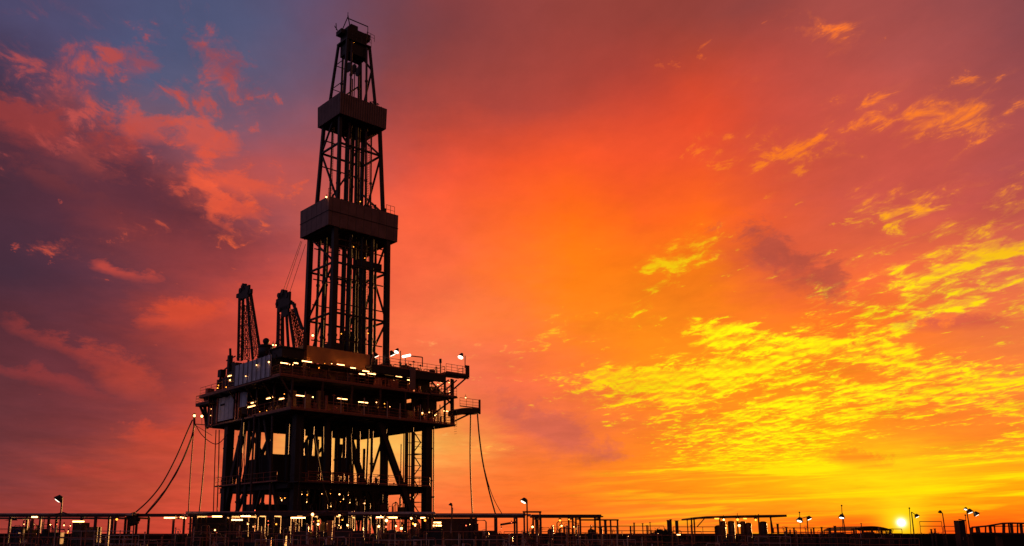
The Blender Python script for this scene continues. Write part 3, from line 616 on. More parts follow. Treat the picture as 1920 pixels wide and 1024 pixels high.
# lights under the platform
for (px, py, v, r, m) in ((566, 927, 2.4, .06, None), (575, 941.5, 2.4, .07, None), (576, 928, 3.0, .10, BULB_Y), (603.5, 926, 2.4, .06, None), (619, 926, 3.0, .11, BULB_Y), (636.5, 927, 2.4, .12, None), (653, 928.5, 2.4, .05, None),
                          (638.5, 941, 2.4, .06, BULB_Y), (656, 942.5, 2.4, .07, None), (620, 950, 1.8, .11, None), (534, 934, 4.0, .10, BULB_Y), (526, 934, 4.0, .08, BULB_Y), (684, 944, 1.8, .07, None), (644, 936, 2.0, .07, None)):
    bulb(px, py, 'v', v, r, m)
for (a_, c_, w_) in (((4.5, 9.0, Z1 - .27), (8.5, 9.0, .6), .3), ((8.5, 9.0, Z1 - .27), (4.5, 9.0, zw + .6), .25), ((9, 15, Z1 - .27), (15, 15, zw + .6), .3), ((15, 15, Z1 - .27), (9, 15, zw + .6), .3), ((1.3, 10.5, Z1 - .27), (1.3, 13.5, zw + .6), .26), ((1.3, 8.4, zw), (1.3, 11.4, .6), .3), ((14, 2.4, Z1 - .27), (16.6, 2.4, zw + .6), .2), ((14, 5, zw), (17, 5, .6), .3), ((17, 5, zw), (14.5, 5, .6), .2), ((6.4, 2.6, zw), (9.5, 2.6, .6), .24), ((18.4, 8, Z1 - .27), (15.8, 8, zw + .6), .22), ((4.0, 18, Z1 - .27), (9, 18, zw + .6), .3)):
    brace(a_, c_, w_)
# vertical pipes, hoses and tanks below the deck
for i, (px, w, zb) in enumerate(((596, .16, 7.2), (603, .22, 0), (611, .12, 7.2), (618.5, .34, 0), (630, .3, 7.2), (640, .26, 8.5), (645, .34, 0), (655, .16, 7.2), (657, .4, 0), (671, .42, 7.2), (683, .28, 0), (690, .14, 0), (697, .26, 7.2), (714, .3, 0), (724, .12, 7.2),
                                 (446, .10, 0), (452, .22, 0), (466, .35, 0), (474, .14, 0), (483, .1, 7.2), (502, .3, 0), (508, .2, 0), (538, .3, 7), (550, .6, 0), (566, .5, 0), (574, .3, 0), (584, .5, 0), (592, .3, 0), (760, .05, 0), (764, .12, 0), (752, .04, 0), (757, .04, 0), (768, .05, 0), (773, .2, 0), (813, .05, 0))):
    v = 5.0 + (i * 37 % 7) if px < 740 else 3.0
    if px > 800: v = .6
    p = on_v(px, 850, v)
    sl = (0, .5, -.7, .25, 0, -.3)[i % 6] if px < 740 else 0
    zt_ = Z1 - .25 if i % 5 else Z1 - 2.6
    plat.part('riser_pipe', MB().tube((p.x + sl, v, zb), (p.x, v, zt_), w / 2 + .05, 8).tube((p.x + sl * .6, v, zb + (zt_ - zb) * .4), (p.x + sl * .58, v, zb + (zt_ - zb) * .4 + .2), w / 2 + .14, 8), BLACK if i % 3 else STEEL, smooth=False)
def blk(px0, py0, px1, py1, v, dep, name, m=BLACK):
    a = on_v(px0, py0, v); c = on_v(px1, py1, v); plat.part(name, MB().box((a.x, v, c.z), (c.x, v + dep, a.z)), m)
blk(511, 851, 544, 905, 8, 3, 'machine_block'); blk(556, 853, 602, 905, 7, 3, 'machine_block'); blk(600, 916, 700, 975, 9, 3, 'machine_block'); blk(486, 860, 512, 912, 12, 3, 'machine_block'); blk(480, 945, 600, 985, 11, 3, 'machine_block'); blk(540, 908, 620, 950, 12, 3, 'machine_block')
blk(640, 858, 648, 893, 5, .6, 'machine_block'); blk(694, 915, 726, 975, 10, 2, 'machine_block')
b = MB()
for k in range(30): b.bar((5.5 + (k * 53 % 97) / 7.5, 6 + (k * 29 % 11), .1), (5.5 + (k * 53 % 97) / 7.5 + ((k * 7) % 5 - 2) * .6, 6 + (k * 29 % 11), 6.6), .18)
plat.part('lattice_frame', b, BLACK)
clutter(plat, 3, 18, 1.2, 5, 3.8, 46, 2.6, 77, STEEL)
clutter(plat, 3, 18, 4, 9, zw + .45, 30, 1.7, 78, STEEL)
plat.part('lower_floor', MB().box((2.8, 1.2, 3.7), (18.5, 12, 3.8)), DECKM)
# caged stair tower beside the right leg
b = MB()
ua, ub, va = on_v(775.5, 900, 3.0).x, on_v(791, 900, 3.0).x, 3.0
for (u, v) in ((ua, va), (ub, va), (ua, va + 1.6), (ub, va + 1.6)): b.bar((u, v, 0), (u, v, Z1 - .9), .1)
k = 0; z = 1.0
while z < Z1 - 1.5:
    b.bar((ua, va, z), (ub, va, z), .08); b.bar((ua, va + 1.6, z), (ub, va + 1.6, z), .08)
    b.bar((ua if k % 2 else ub, va + .3, z), (ub if k % 2 else ua, va + .3, z + 1.5), .1); b.slab([(ua, va), (ub, va), (ub, va + 1.6), (ua, va + 1.6)], z - .06, z - .045) if k % 2 else None
    b.tube((ua, va, z + .9), (ub, va, z + .9), .03, 5); z += 1.5; k += 1
plat.part('stair_tower', b, STEEL)

# ---------------------------------------------------------------- derrick
der = Thing('derrick', 'tall tapering lattice derrick with two boxed galleries, rising from the drilling platform', 'derrick', (10.15, 5.0, 20.97), rigspace=True)
DC = (10.15, 5.0)
def cor(hu, hv, z): return [Vector((DC[0] + su * hu, DC[1] + sv * hv, z)) for su, sv in ((-1, -1), (1, -1), (1, 1), (-1, 1))]
LV = [(3.9, 3.05, 20.97), (3.9, 2.9, 38.3), (3.4, 2.55, 41.8), (3.05, 1.95, 53.8), (2.45, 1.75, 56.6), (1.75, 1.1, 65.3)]
def half(z):
    for a, c in zip(LV[:-1], LV[1:]):
        if a[2] <= z <= c[2] + 1e-6:
            t = (z - a[2]) / (c[2] - a[2]); return a[0] + (c[0] - a[0]) * t, a[1] + (c[1] - a[1]) * t
    return LV[-1][:2]
WL = [.60, .56, .40, .34, .30, .25]
for k in range(4):
    b = MB()
    for (a, c, w) in zip(LV[:-1], LV[1:], WL): b.bar(cor(*a)[k], cor(*c)[k], w)
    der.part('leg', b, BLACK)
# horizontal rings and diagonals
RZ = [27.5, 33.8, 49.8]
for z in RZ:
    h = half(z); cs = cor(*h, z); b = MB()
    for k in range(4): b.bar(cs[k], cs[(k + 1) % 4], .22)
    der.part('ring_beam', b, BLACK)
# faces: 0 front right (v low), 1 far right (u high), 2 back (v high), 3 front left (u low); each brace runs from a fraction along the foot to one along the head
DIAG = [(20.97, 27.5, 2, 1, .75), (20.97, 27.5, 1, 1, 0), (27.5, 33.8, 1, 0, .5), (27.5, 33.8, 1, 1, .5), (33.8, 38.3, 1, .5, 0), (33.8, 38.3, 2, 0, .4), (27.5, 33.8, 3, 0, 1), (33.8, 38.3, 3, 1, 0), (27.5, 33.8, 2, .2, .0),
        (41.8, 49.8, 3, 1, 0), (41.8, 49.8, 1, .9, 0), (41.8, 46.0, 1, 0, 1), (49.8, 53.6, 1, 0, 1), (49.8, 53.6, 3, 0, .6), (41.8, 49.8, 2, .9, .2), (49.8, 53.6, 2, 0, .6),
        (56.6, 62.0, 1, 1, 0), (62.0, 65.2, 1, 0, 1), (56.6, 61.0, 2, 1, 0)]
for (za, zb, k, fa, fb) in DIAG:
    ca, cb = cor(*half(za), za), cor(*half(zb), zb)
    der.part('diagonal_brace', MB().bar(ca[k].lerp(ca[(k + 1) % 4], fa), cb[k].lerp(cb[(k + 1) % 4], fb), .2), BLACK)
# standpipes, racked drill pipe and guide rails inside
inner = [(-2.7, -1.6, .5, 21, 53), (-1.7, -1.9, .26, 21, 65), (-.9, -1.2, .16, 21, 60), (-.2, -1.9, .42, 21, 53), (.9, -1.0, .30, 21, 55), (1.6, -1.8, .30, 21, 65), (2.5, -1.3, .22, 21, 53),
         (-3.2, .6, .34, 21, 38), (-2.3, 1.5, .26, 21, 53), (-1.2, 1.8, .30, 21, 65), (0, 1.2, .20, 21, 53), (1.1, 1.7, .5, 21, 53), (2.1, 1.4, .26, 21, 64), (3.1, .8, .34, 21, 38),
         (-3.3, -1.2, .18, 21, 38), (3.3, -1.4, .26, 21, 38), (-1.3, -2.3, .40, 21, 38), (.4, -2.4, .3, 21, 38), (2.0, -2.4, .42, 21, 38), (-.6, .2, .5, 21, 52), (.6, .5, .44, 21, 38), (-2.0, -.4, .34, 21, 38), (1.5, .6, .4, 21, 38), (-3.0, 2.3, .3, 21, 38), (2.8, 2.4, .36, 21, 38)]
for (du, dv, w, z0, z1) in inner:
    w *= 1.25 if z1 < 40 else 1.0
    ht, _ = half(z1); hb, _ = half(z0); s2 = (.72 if z1 > 54 else max(.55, ht / hb)) if z1 > 40 else 1
    b = MB(); b.tube((DC[0] + du, DC[1] + dv, z0), (DC[0] + du * (s2 if z1 > 53 else .96), DC[1] + dv * s2, z1), w / 2, 8)
    for z in range(int(z0) + 4, int(z1) - 1, 7):
        t = (z - z0) / (z1 - z0); q_ = (DC[0] + du * (1 + ((s2 if z1 > 53 else .96) - 1) * t), DC[1] + dv * (1 + (s2 - 1) * t))
        b.tube((*q_, z), (*q_, z + .25), w / 2 + .07, 8)
    der.part('standpipe', b, BLACK if w > .3 else STEEL)
# light cross ties between the pipes
def tie(p, q, w): der.part('cross_tie', MB().bar(p, q, w), STEEL)
for z in (28.9, 32.2, 36.2, 37.0, 24.4): tie((DC[0] - 3.7, DC[1] - 2.4, z), (DC[0] + 3.7, DC[1] - 2.4, z), .12); tie((DC[0] - 3.7, DC[1] + 2.2, z + .6), (DC[0] + 3.7, DC[1] + 2.2, z + .6), .12)
for z in (47.6, 51.2): h = half(z); tie((DC[0] - h[0], DC[1] + h[1], z + .5), (DC[0] + h[0], DC[1] + h[1], z + .5), .12)
for z in (59.0, 62.4): h = half(z); tie((DC[0] - h[0], DC[1] + h[1], z), (DC[0] + h[0], DC[1] + h[1], z), .08); tie((DC[0] - h[0], DC[1] - h[1], z), (DC[0] - h[0], DC[1] + h[1], z), .08)
for (du, dv, z0, z1) in ((3.0, 0.2, 22, 38), (-3.1, 2.0, 22, 38), (2.4, -.5, 42, 53), (-2.6, .4, 42, 53)):
    b = MB()
    for s in (-.22, .22): b.tube((DC[0] + du, DC[1] + dv + s, z0), (DC[0] + du, DC[1] + dv + s, z1), .03, 5)
    z = z0
    while z < z1: b.tube((DC[0] + du, DC[1] + dv - .22, z), (DC[0] + du, DC[1] + dv + .22, z), .022, 5); z += .33
    der.part('ladder', b, STEEL)
# the two boxed galleries, slightly flared, open below with a floor
def gallery(z0, z1, hu, hv, m, seam, flare=.06):
    c0, c1 = cor(hu, hv, z0), cor(hu + flare, hv + flare, z1); t = .12; b = MB()
    i0, i1 = cor(hu - t, hv - t, z0), cor(hu + flare - t, hv + flare - t, z1)
    for k in range(4):
        n_ = (k + 1) % 4
        b.add([c0[k], c0[n_], c1[n_], c1[k], i0[k], i0[n_], i1[n_], i1[k]], [(0,1,2,3), (7,6,5,4), (3,2,6,7), (1,0,4,5)])
    w = der.part('wind_wall', b, m)
    b = MB(); zc = (z0 + z1) / 2
    if seam:
        cs = cor(hu + flare / 2 + .02, hv + flare / 2 + .02, zc)
        for k in range(4): b.bar(cs[k], cs[(k + 1) % 4], .07)
        der.part('wall_seam', b, BLACK, parent=w)
    b = MB(); b.box((DC[0] - hu + .13, DC[1] - hv + .13, z0 + .12), (DC[0] + hu - .13, DC[1] + hv - .13, z0 + .22))
    for i in range(6): u = DC[0] - hu + .5 + i * (2 * hu - 1) / 5; b.box((u, DC[1] - hv + .14, z0 - .12), (u + .12, DC[1] + hv - .14, z0 + .115))
    der.part('gallery_floor', b, BLACK)
gallery(38.15, 41.75, 5.15, 3.35, SHEET, True)
gallery(53.5, 56.35, 3.55, 2.7, RIB, False)
clutter(der, DC[0] - 4.6, DC[0] + 4.6, DC[1] - 2.9, DC[1] - 2.2, 41.3, 16, 1.5, 91, BLACK)
clutter(der, DC[0] + .8, DC[0] + 3.4, DC[1] - 2.3, DC[1] - 1.6, 56.0, 9, 1.2, 92, BLACK)
der.part('guard_rail', MB().rail((DC[0] - 5.0, DC[1] - 2.9, 41.75), (DC[0] - 3.4, DC[1] - 2.9, 41.75), 1.2, .7, .03, 1, False).rail((DC[0] + 3.6, DC[1] - 3.0, 41.75), (DC[0] + 4.9, DC[1] - 3.0, 41.75), 1.2, .6, .03, 1, False), STEEL)
clutter(der, DC[0] - 2.6, DC[0] + 2.6, DC[1] - 1.8, DC[1] + 1.8, 36.6, 20, 1.4, 93, BLACK)
# travelling block
b = MB(); b.box((DC[0] - .5, DC[1] - .5, 23.0), (DC[0] + .9, DC[1] + .6, 26.2)); b.box((DC[0] - 1.6, DC[1] - .4, 21.0), (DC[0] + 1.9, DC[1] + .9, 24.2)); b.tube((DC[0] + .2, DC[1], 26.2), (DC[0] + .2, DC[1], 65), .07, 6)
b.box((DC[0] - 3.6, DC[1] - 2.4, 21.0), (DC[0] - 2.0, DC[1] - .6, 24.0))
der.part('travelling_block', b, BLACK)
b = MB(); b.box((DC[0] - .3, DC[1] - 2.5, 34.2), (DC[0] + 3.4, DC[1] - 1.8, 35.0)); der.part('snubbing_beam', b, BLACK)
b = MB(); b.tube((DC[0] + 2.9, DC[1] + 1.6, 31.6), (DC[0] + 2.9, DC[1] + 1.6, 32.8), .5, 10, .3); der.part('hose_sheave', b, BLACK)
# crown
b = MB(); hu, hv = 1.9, 1.3
b.box((DC[0] - hu, DC[1] - hv, 65.3), (DC[0] + hu, DC[1] + hv, 65.5)); b.box((DC[0] - 1.5, DC[1] - 1.0, 63.6), (DC[0] + 1.5, DC[1] + 1.0, 65.3))
b.box((DC[0] - 1.6, DC[1] - .9, 65.5), (DC[0] + 1.3, DC[1] + .9, 67.3)); b.box((DC[0] - 1.0, DC[1] - .7, 67.3), (DC[0] + .1, DC[1] + .6, 68.0))
b.box((DC[0] - 2.3, DC[1] - .4, 66.4), (DC[0] - 1.5, DC[1] + .9, 67.0)); b.box((DC[0] + 1.3, DC[1] - .7, 66.6), (DC[0] + 2.1, DC[1] + .5, 67.5))
der.part('crown_block', b, BLACK)
b = MB()
for u in (-.8, 0, .8): b.tube((DC[0] + u - .06, DC[1], 62.0), (DC[0] + u + .06, DC[1], 62.0), .7, 14)
der.part('sheave', b, BLACK)
b = MB(); b.bar((DC[0] - 2.0, DC[1], 66.8), (DC[0] - 1.1, DC[1], 69.3), .1); b.bar((DC[0] - 1.1, DC[1] - .7, 67.2), (DC[0] - 1.1, DC[1], 69.5), .1); b.bar((DC[0] - 1.1, DC[1], 69.1), (DC[0] + 2.0, DC[1] - .2, 69.0), .1)
b.bar((DC[0] + 2.0, DC[1] - .2, 69.0), (DC[0] + 2.0, DC[1] - .2, 67.5), .07); b.bar((DC[0] - 1.1, DC[1], 69.3), (DC[0] - 1.1, DC[1], 70.0), .06); b.bar((DC[0] - 2.5, DC[1] + .5, 67.0), (DC[0] - 2.6, DC[1] + .5, 68.0), .08); b.bar((DC[0] - 2.5, DC[1] + .2, 66.8), (DC[0] - 3.0, DC[1] + .2, 67.3), .08)
der.part('gin_pole_frame', b, BLACK)
b = MB().rail((DC[0] + 1.2, DC[1] - 1.25, 66.5), (DC[0] + 2.4, DC[1] - 1.25, 66.4), .9, .5, .03, 1, False).rail((DC[0] - 1.9, DC[1] - 1.25, 65.5), (DC[0] + 1.9, DC[1] - 1.25, 65.5), 1.0, .8, .03, 1, False)
der.part('guard_rail', b, STEEL)
for (px, py, v, r) in ((664, 80, 3.9, .025), (696.5, 250, 5.5, .12), (612, 369.5, 1.6, .10), (675.5, 378, 2.0, .06), (632, 446, 2.4, .10), (663, 463, 3.0, .05), (684, 484, 3.0, .05), (586.5, 629, 2.4, .12), (690, 625, 3, .07), (640, 626, 2.4, .06)):
    p = on_v(px, py, v); h = der.part('work_light', MB().tube(p + Vector((0, 0, .05)), p + Vector((0, 0, .3)), .06, 6), BLACK)
    der.part('bulb', MB().ball(p, r, 10, 7), BULB_Y if r < .08 else BULB_W, parent=h, smooth=True)
# ---------------------------------------------------------------- cranes and things on the platform
def rt(name, label, cat, base, group=None): return Thing(name, label, cat, base, group, rigspace=True)
def lattice(th, p0, p1, w0, w1, n, m, name='lattice_leg'):
    """square lattice column from p0 to p1"""
    b = MB(); p0, p1 = Vector(p0), Vector(p1); d = (p1 - p0).normalized(); a = d.cross(Vector((0, 1, 0))).normalized(); c = d.cross(a).normalized()
    def q(t, k): w = (w0 + (w1 - w0) * t) / 2; sx, sy = ((-1, -1), (1, -1), (1, 1), (-1, 1))[k]; return p0.lerp(p1, t) + a * sx * w + c * sy * w
    for k in range(4): b.bar(q(0, k), q(1, k), .07)
    for i in range(n):
        for k in range(4):
            b.bar(q(i / n, k), q(i / n, (k + 1) % 4), .045); b.bar(q(i / n, k if i % 2 else (k + 1) % 4), q((i + 1) / n, (k + 1) % 4 if i % 2 else k), .045)
    return th.part(name, b, m)
def crane(label, pts, head, u, seed, extra):
    base = on_u(pts[0][2], pts[0][3], u); base.z = 21.0
    th = rt('crane_mast', label, 'crane mast', tuple(base), 'lattice crane masts on the platform')
    for (x0, y0, x1, y1, kind, du) in pts:      # top x,y -> foot x,y
        p = on_u(x0, y0, u + du * .3); q = on_u(x1, y1, u + du); 
        if kind == 'lat': lattice(th, q, p, .55, .4, 13, STEEL)
        else: th.part('mast_leg', MB().bar(q, p, .26), BLACK)
    r = random.Random(seed)
    b = MB()
    for (x0, y0, x1, y1) in head:
        a = on_u(x0, y0, u); c = on_u(x1, y1, u); b.box((u - .12, c.y, c.z), (u + .14, a.y, a.z))
    th.part('mast_head', b, BLACK)
    for (x, y, rr) in extra:
        p = on_u(x, y, u); th.part('sheave', MB().tube((u - .14 - rr * .2, p.y, p.z), (u + .16 + rr * .2, p.y, p.z), rr, 12), BLACK)
    for (x0, y0, x1, y1, _, _) in pts[:1]: pass
    return th
c1 = crane('slim lattice crane mast standing farthest left on the platform deck', [(449, 556, 446.5, 676, 'leg', 0), (456, 556, 453.5, 676, 'leg', .3), (463, 556, 474, 674, 'leg', 0), (470, 548, 488.5, 664, 'leg', .6), (452.5, 560, 450, 676, 'lat', .1), (466.5, 552, 481, 670, 'lat', .3), (460, 572, 463, 674, 'lat', 1.2)],
           [(449, 543, 467, 556), (444.5, 552, 450, 556.5), (453, 536, 461, 544), (465, 545, 472, 550)], 2.0, 3, [(457, 535.5, .28), (452, 545, .33), (466, 547, .3)])
for y0, y1, x0, x1 in ((612, 606, 448, 472), (640, 637, 448, 470), (655, 652, 455, 480)): c1.part('cross_tie', MB().bar(on_u(x0, y0, 2.0), on_u(x1, y1, 2.0), .09), STEEL)
c2 = crane('thicker crane mast with splayed lattice legs beside the derrick foot', [(522, 575, 520, 652, 'leg', 0), (530, 585, 530.5, 652, 'leg', .2), (537, 588, 541, 656, 'leg', 0), (542, 585, 552, 656, 'leg', .2), (549, 567, 567.5, 618, 'leg', .4), (546, 580, 562, 652, 'lat', 1.2), (526, 590, 525, 652, 'lat', .1), (552, 578, 568, 648, 'lat', 1.6)],
           [(522, 556, 543, 578), (526, 549, 537, 557), (529, 577, 541, 591), (519, 562, 523, 576)], 2.6, 5, [(531, 548, .34), (524, 554, .3), (539, 554, .32), (544, 567, .28), (520.5, 570, .25), (526, 581, .3)])
c2.part('aerial', MB().bar(on_u(554, 569, 2.6), on_u(554, 578, 2.6), .12), BLACK)
t = rt('round_tank', 'black ball shaped vessel on a squat drum between the two crane masts', 'tank', tuple(on_u(499, 662, 2.4)))
p = on_u(499, 640, 2.4); t.part('sphere', MB().ball(p, .42, 16, 10), BLACK, True)
p2 = on_u(499, 648, 2.4); t.part('drum', MB().tube(p2 - Vector((0, 0, 1.6)), p2, .95, 18).tube(p2 - Vector((0, 0, .3)), p2 - Vector((0, 0, .2)), 1.0, 18), BLACK, True)
for s in (-.6, .6): t.part('leg', MB().bar(p2 + Vector((0, s, -2.6)), p2 + Vector((0, s, -1.6)), .14), BLACK)
t = rt('exhaust_pipe', 'leaning pale exhaust pipe beside the round vessel on the deck', 'pipe', tuple(on_u(505, 668, 1.8)))
t.part('pipe', MB().path([on_u(504, 667, 1.8), on_u(508, 655, 1.8), on_u(510, 650, 1.8)], .10, 8), PALE)
t.part('cap', MB().tube(on_u(510, 650, 1.8), on_u(511, 647.5, 1.8), .17, 8), BLACK)

# ---------------------------------------------------------------- ropes and hoses
def rope(name, label, pts, r, cat, group=None, m=ROPE):
    pts = [Vector(p) for p in pts]
    # smooth through the points
    out = []
    for i in range(len(pts) - 1):
        p0 = pts[max(i - 1, 0)]; p1 = pts[i]; p2 = pts[i + 1]; p3 = pts[min(i + 2, len(pts) - 1)]
        for k in range(8):
            t = k / 8; out.append(0.5 * ((2 * p1) + (p2 - p0) * t + (2 * p0 - 5 * p1 + 4 * p2 - p3) * t * t + (3 * p1 - p0 - 3 * p2 + p3) * t ** 3))
    out.append(pts[-1])
    o = link(name, MB().path(out, r, 6), m, None, tuple(out[-1]), True); tag(o, label, cat, group); return o
def rl(*a): return rig(*a)
gd = 'guy ropes between derrick gallery and mast'
for k, (x0, y0, x1, y1) in enumerate(((564, 452, 531, 545), (566, 453, 536, 545), (573, 458, 543, 549))):
    q0 = on_u(x0, y0, 5.1); q1 = on_u(x1, y1, 2.8)
    rope('guy_rope', ('leftmost', 'middle', 'rightmost')[k] + ' of the three thin guy ropes from the lower gallery to the mast', [rig(*q0), rig(*((q0 + q1) / 2)), rig(*q1)], .028, 'rope', gd)
DL = 103.0
def chain(pts, Y): return [at(x, y, Y) for x, y in pts]
rope('hose', 'outermost of the long sagging hoses from the boom lamp down to the left pipe rack', chain([(361, 787), (350, 812), (330, 858), (305, 905), (280, 937), (254, 961)], 108), .085, 'hose', 'sagging hoses on the left')
rope('hose', 'thicker inner sagging hose from the boom lamp down to the left pipe rack', chain([(364, 800), (358, 824), (340, 868), (315, 912), (295, 940), (270, 968)], 107.5), .11, 'hose', 'sagging hoses on the left')
rope('rope', 'thin slack line hanging just beside the inner sagging hose', chain([(364, 801), (352, 838), (330, 890), (300, 930), (272, 964)], 107), .035, 'rope')
rope('cable', 'near vertical cable hanging straight down from the boom lamp', chain([(364, 795), (361, 835), (357, 890), (353, 968)], 107.2), .07, 'cable')
rope('cable', 'near vertical cable hanging from the left corner of the platform deck', chain([(386, 800), (384, 850), (379, 910), (373, 967)], 108.5), .08, 'cable')
rope('cable', 'left one of a pair of cables hanging beside the left leg', chain([(405, 806), (403, 860), (400, 962)], 107.5), .06, 'cable')
rope('cable', 'right one of a pair of cables hanging beside the left leg', chain([(411, 806), (410, 870), (407, 960)], 107), .07, 'cable')
rope('cable', 'slack cable looping from the boom lamp under the deck to the left leg', chain([(366, 795), (378, 815), (398, 831), (412, 830), (429, 811)], 108.6), .05, 'cable')
rope('cable', 'straight cable dropping from under the right outrigger', chain([(882.5, 772), (881.5, 850), (883, 910), (886, 968)], 113), .09, 'cable')
rope('hose', 'long bowed hose from the tip of the right outrigger', chain([(894.5, 766), (899, 820), (906, 870), (917, 920), (930, 967)], 113.5), .10, 'hose')
rope('rope', 'thin line curving beside the bowed hose to the right rack', chain([(905, 864), (915, 905), (927, 938), (944, 968)], 113.5), .045, 'rope')
rope('hose', 'dark hose hanging in front of the under deck machinery', [rig(*on_v(x, y, 1.0)) for x, y in ((588, 815), (598, 870), (606, 910), (616, 945), (620, 952))], .10, 'hose', None, STEEL)
rope('cable', 'thin cable hanging from the deck in front of the near corner column', [rig(*on_v(x, y, .7)) for x, y in ((563, 800), (562, 880), (557, 960))], .05, 'cable')
for k, (x0, x1) in enumerate(((459, 452), (461, 457))):
    rope('cable', ('left', 'right')[k] + ' of two slack lines hanging between the left leg and the column behind', [rig(*on_u(x, y, 1.0)) for x, y in ((x0, 812), (x0 - 2, 850), (x1, 895))], .05, 'cable')
bm = Thing('hose_boom', 'thin boom reaching left from the platform corner with two small lamps', 'boom', at(396, 800, 108))
bm.part('boom', MB().bar(at(398, 798, 108), at(364, 795, 108), .10), STEEL)
bm.part('stay', MB().tube(at(398, 817, 108.2), at(364, 796, 108.2), .03, 5), STEEL)
bm.part('mast', MB().bar(at(364.5, 800, 108), at(364, 777, 108), .22), BLACK)
for x, y in ((364.5, 779.5), (378.5, 780.5)):
    h = bm.part('lamp', MB().tube(at(x, y + 16, 107.9), at(x, y + 3, 107.9), .03, 5).ball(at(x, y - 2.5, 107.9), .16, 8, 6), BLACK)
    bm.part('bulb', MB().ball(at(x, y, 107.7), .15, 10, 7), BULB_W, True, parent=h)

# ---------------------------------------------------------------- flood lamps standing on the roof deck
def flood(px, py, foot, v, s, label, face=-1, arm=.5, group='floodlights on the platform roof'):
    f = on_v(px, foot, v); h = on_v(px, py, v); th = rt('floodlight', label, 'floodlight', tuple(f), group)
    th.part('pole', MB().tube(f, h, .06, 6), BLACK)
    c = h + Vector((face * .35 * s, 0, .12)); d = Vector((face * .45, -.05, -.8)).normalized()
    hh = th.part('housing', MB().tube(c + d * -.12, c + d * .30 * s, .10 * s, 8, .26 * s), BLACK)
    th.part('lens', MB().tube(c + d * .301 * s, c + d * .35 * s, .22 * s, 10), LENS, parent=hh)
    return th
flood(872, 667, 690, 1.0, 1.6, 'tall floodlight at the far right end of the roof platform')
flood(751, 658, 684, 2.0, 1.3, 'slender floodlight right of the derrick leg on the roof')
flood(698.5, 664, 684, 2.2, 1.2, 'floodlight tucked against the right end of the cream wind wall', 1)
flood(727, 660, 684, 2.8, 1.5, 'floodlight just right of the derrick\'s right leg', 1)
t = rt('light_gantry', 'bent pipe gantry with a bright lamp strip on the roof deck', 'gantry', tuple(on_v(792, 688, 1.0)))
a, b_, c_ = on_v(765, 667, 1.0), on_v(792, 670, 1.0), on_v(792, 688, 1.0)
t.part('frame', MB().path([a, b_ - Vector((.1, 0, 0)), b_, c_], .07, 6), BLACK)
t.part('lamp_strip', MB().tube(on_v(755, 669, 1.0), on_v(769, 666, 1.0), .16, 8), LENS)
t.part('frame_post', MB().tube(on_v(760, 668, 1.1), on_v(760, 686, 1.1), .05, 6), BLACK)
t = rt('vent_stack', 'small capped vent stack on the roof deck near the right end', 'vent', tuple(on_v(826, 700, .8)))
t.part('pipe', MB().tube(on_v(826, 701, .8), on_v(826, 680, .8), .08, 8), BLACK); t.part('cap', MB().tube(on_v(826, 681, .8), on_v(825.8, 673, .8), .17, 8), BLACK)

# ---------------------------------------------------------------- ground and yard
g = MB(); n = 60
g.add([(-3000, -200, 0), (3000, -200, 0), (3000, 4500, 0), (-3000, 4500, 0)], [(0, 1, 2, 3)])
gr = link('ground', g, GROUND); gr['kind'] = 'structure'

def W(x, z, Y): return Vector((x, Y, z))
def gx(px, Y): return (px - CX) / F_PX * (Y * math.cos(PITCH) + 0 * 1)   # x of a column of the photo at depth Y near eye height
def xat(px, Y): return at(px, 985, Y).x
def zat(py, Y): return at(850, py, Y).z
def tubes_under(th, lst, Y):
    for (px, py, wpx, m) in lst:
        p = at(px, py, Y); L_ = wpx / 16.68 * Y / 100 / 2
        h = th.part('tube_light', MB().box(p + Vector((-L_ - .03, -.05, .05)), p + Vector((L_ + .03, .05, .11))), BLACK)
        th.part('tube', MB().tube(p - Vector((L_, 0, 0)), p + Vector((L_, 0, 0)), .045 * Y / 60, 8), m, parent=h)
def lamps_on(th, lst, Y):
    for (px, py, r, m) in lst:
        p = at(px, py, Y); h = th.part('work_light', MB().tube(p + Vector((0, 0, r * .5)), p + Vector((0, 0, r * 3.2)), .03, 5).tube(p + Vector((0, 0, r * .6)), p + Vector((0, 0, r * 1.4)), r, 8), BLACK)
        th.part('bulb', MB().ball(p, r * .62, 10, 7), m, True, parent=h)
def pipe_rack(label, px0, px1, Y, top, posts, beams, tubes=(), lamps=(), group=None, roof=None, dep=2.5, pipes=0, seed=1, extra_posts=()):
    x0, x1 = xat(px0, Y), xat(px1, Y); zt = zat(top, Y)
    th = Thing('pipe_rack', label, 'pipe rack', ((x0 + x1) / 2, Y, 0), group)
    for px in posts:
        x = xat(px, Y)
        for y in (Y, Y + dep): th.part('post', MB().bar((x, y, 0), (x, y, zt - .08), .14), STEEL)
        th.part('cross_beam', MB().bar((x, Y, zt - .2), (x, Y + dep, zt - .2), .12), STEEL)
    for py, w in beams: z = zat(py, Y); th.part('beam', MB().box((x0, Y - w / 2, z - w / 2), (x1, Y + w / 2, z + w / 2)), STEEL)
    r = random.Random(seed)
    for k in range(pipes):
        y = Y + .25 + k * (dep - .5) / max(1, pipes - 1); z = zt + r.uniform(.02, .1); rr = r.choice((.05, .08, .11))
        th.part('pipe', MB().tube((x0 - r.random() * .5, y, z), (x1 + r.random() * .5, y, z), rr, 8), r.choice((STEEL, PALE, RAILM)))
    if roof: th.part('roof', MB().box((x0 - .2, Y - .3, zat(roof, Y)), (x1 + .2, Y + dep + .3, zat(roof, Y) + .1)), STEEL)
    tubes_under(th, tubes, Y - .1); lamps_on(th, lamps, Y - .1)
    return th
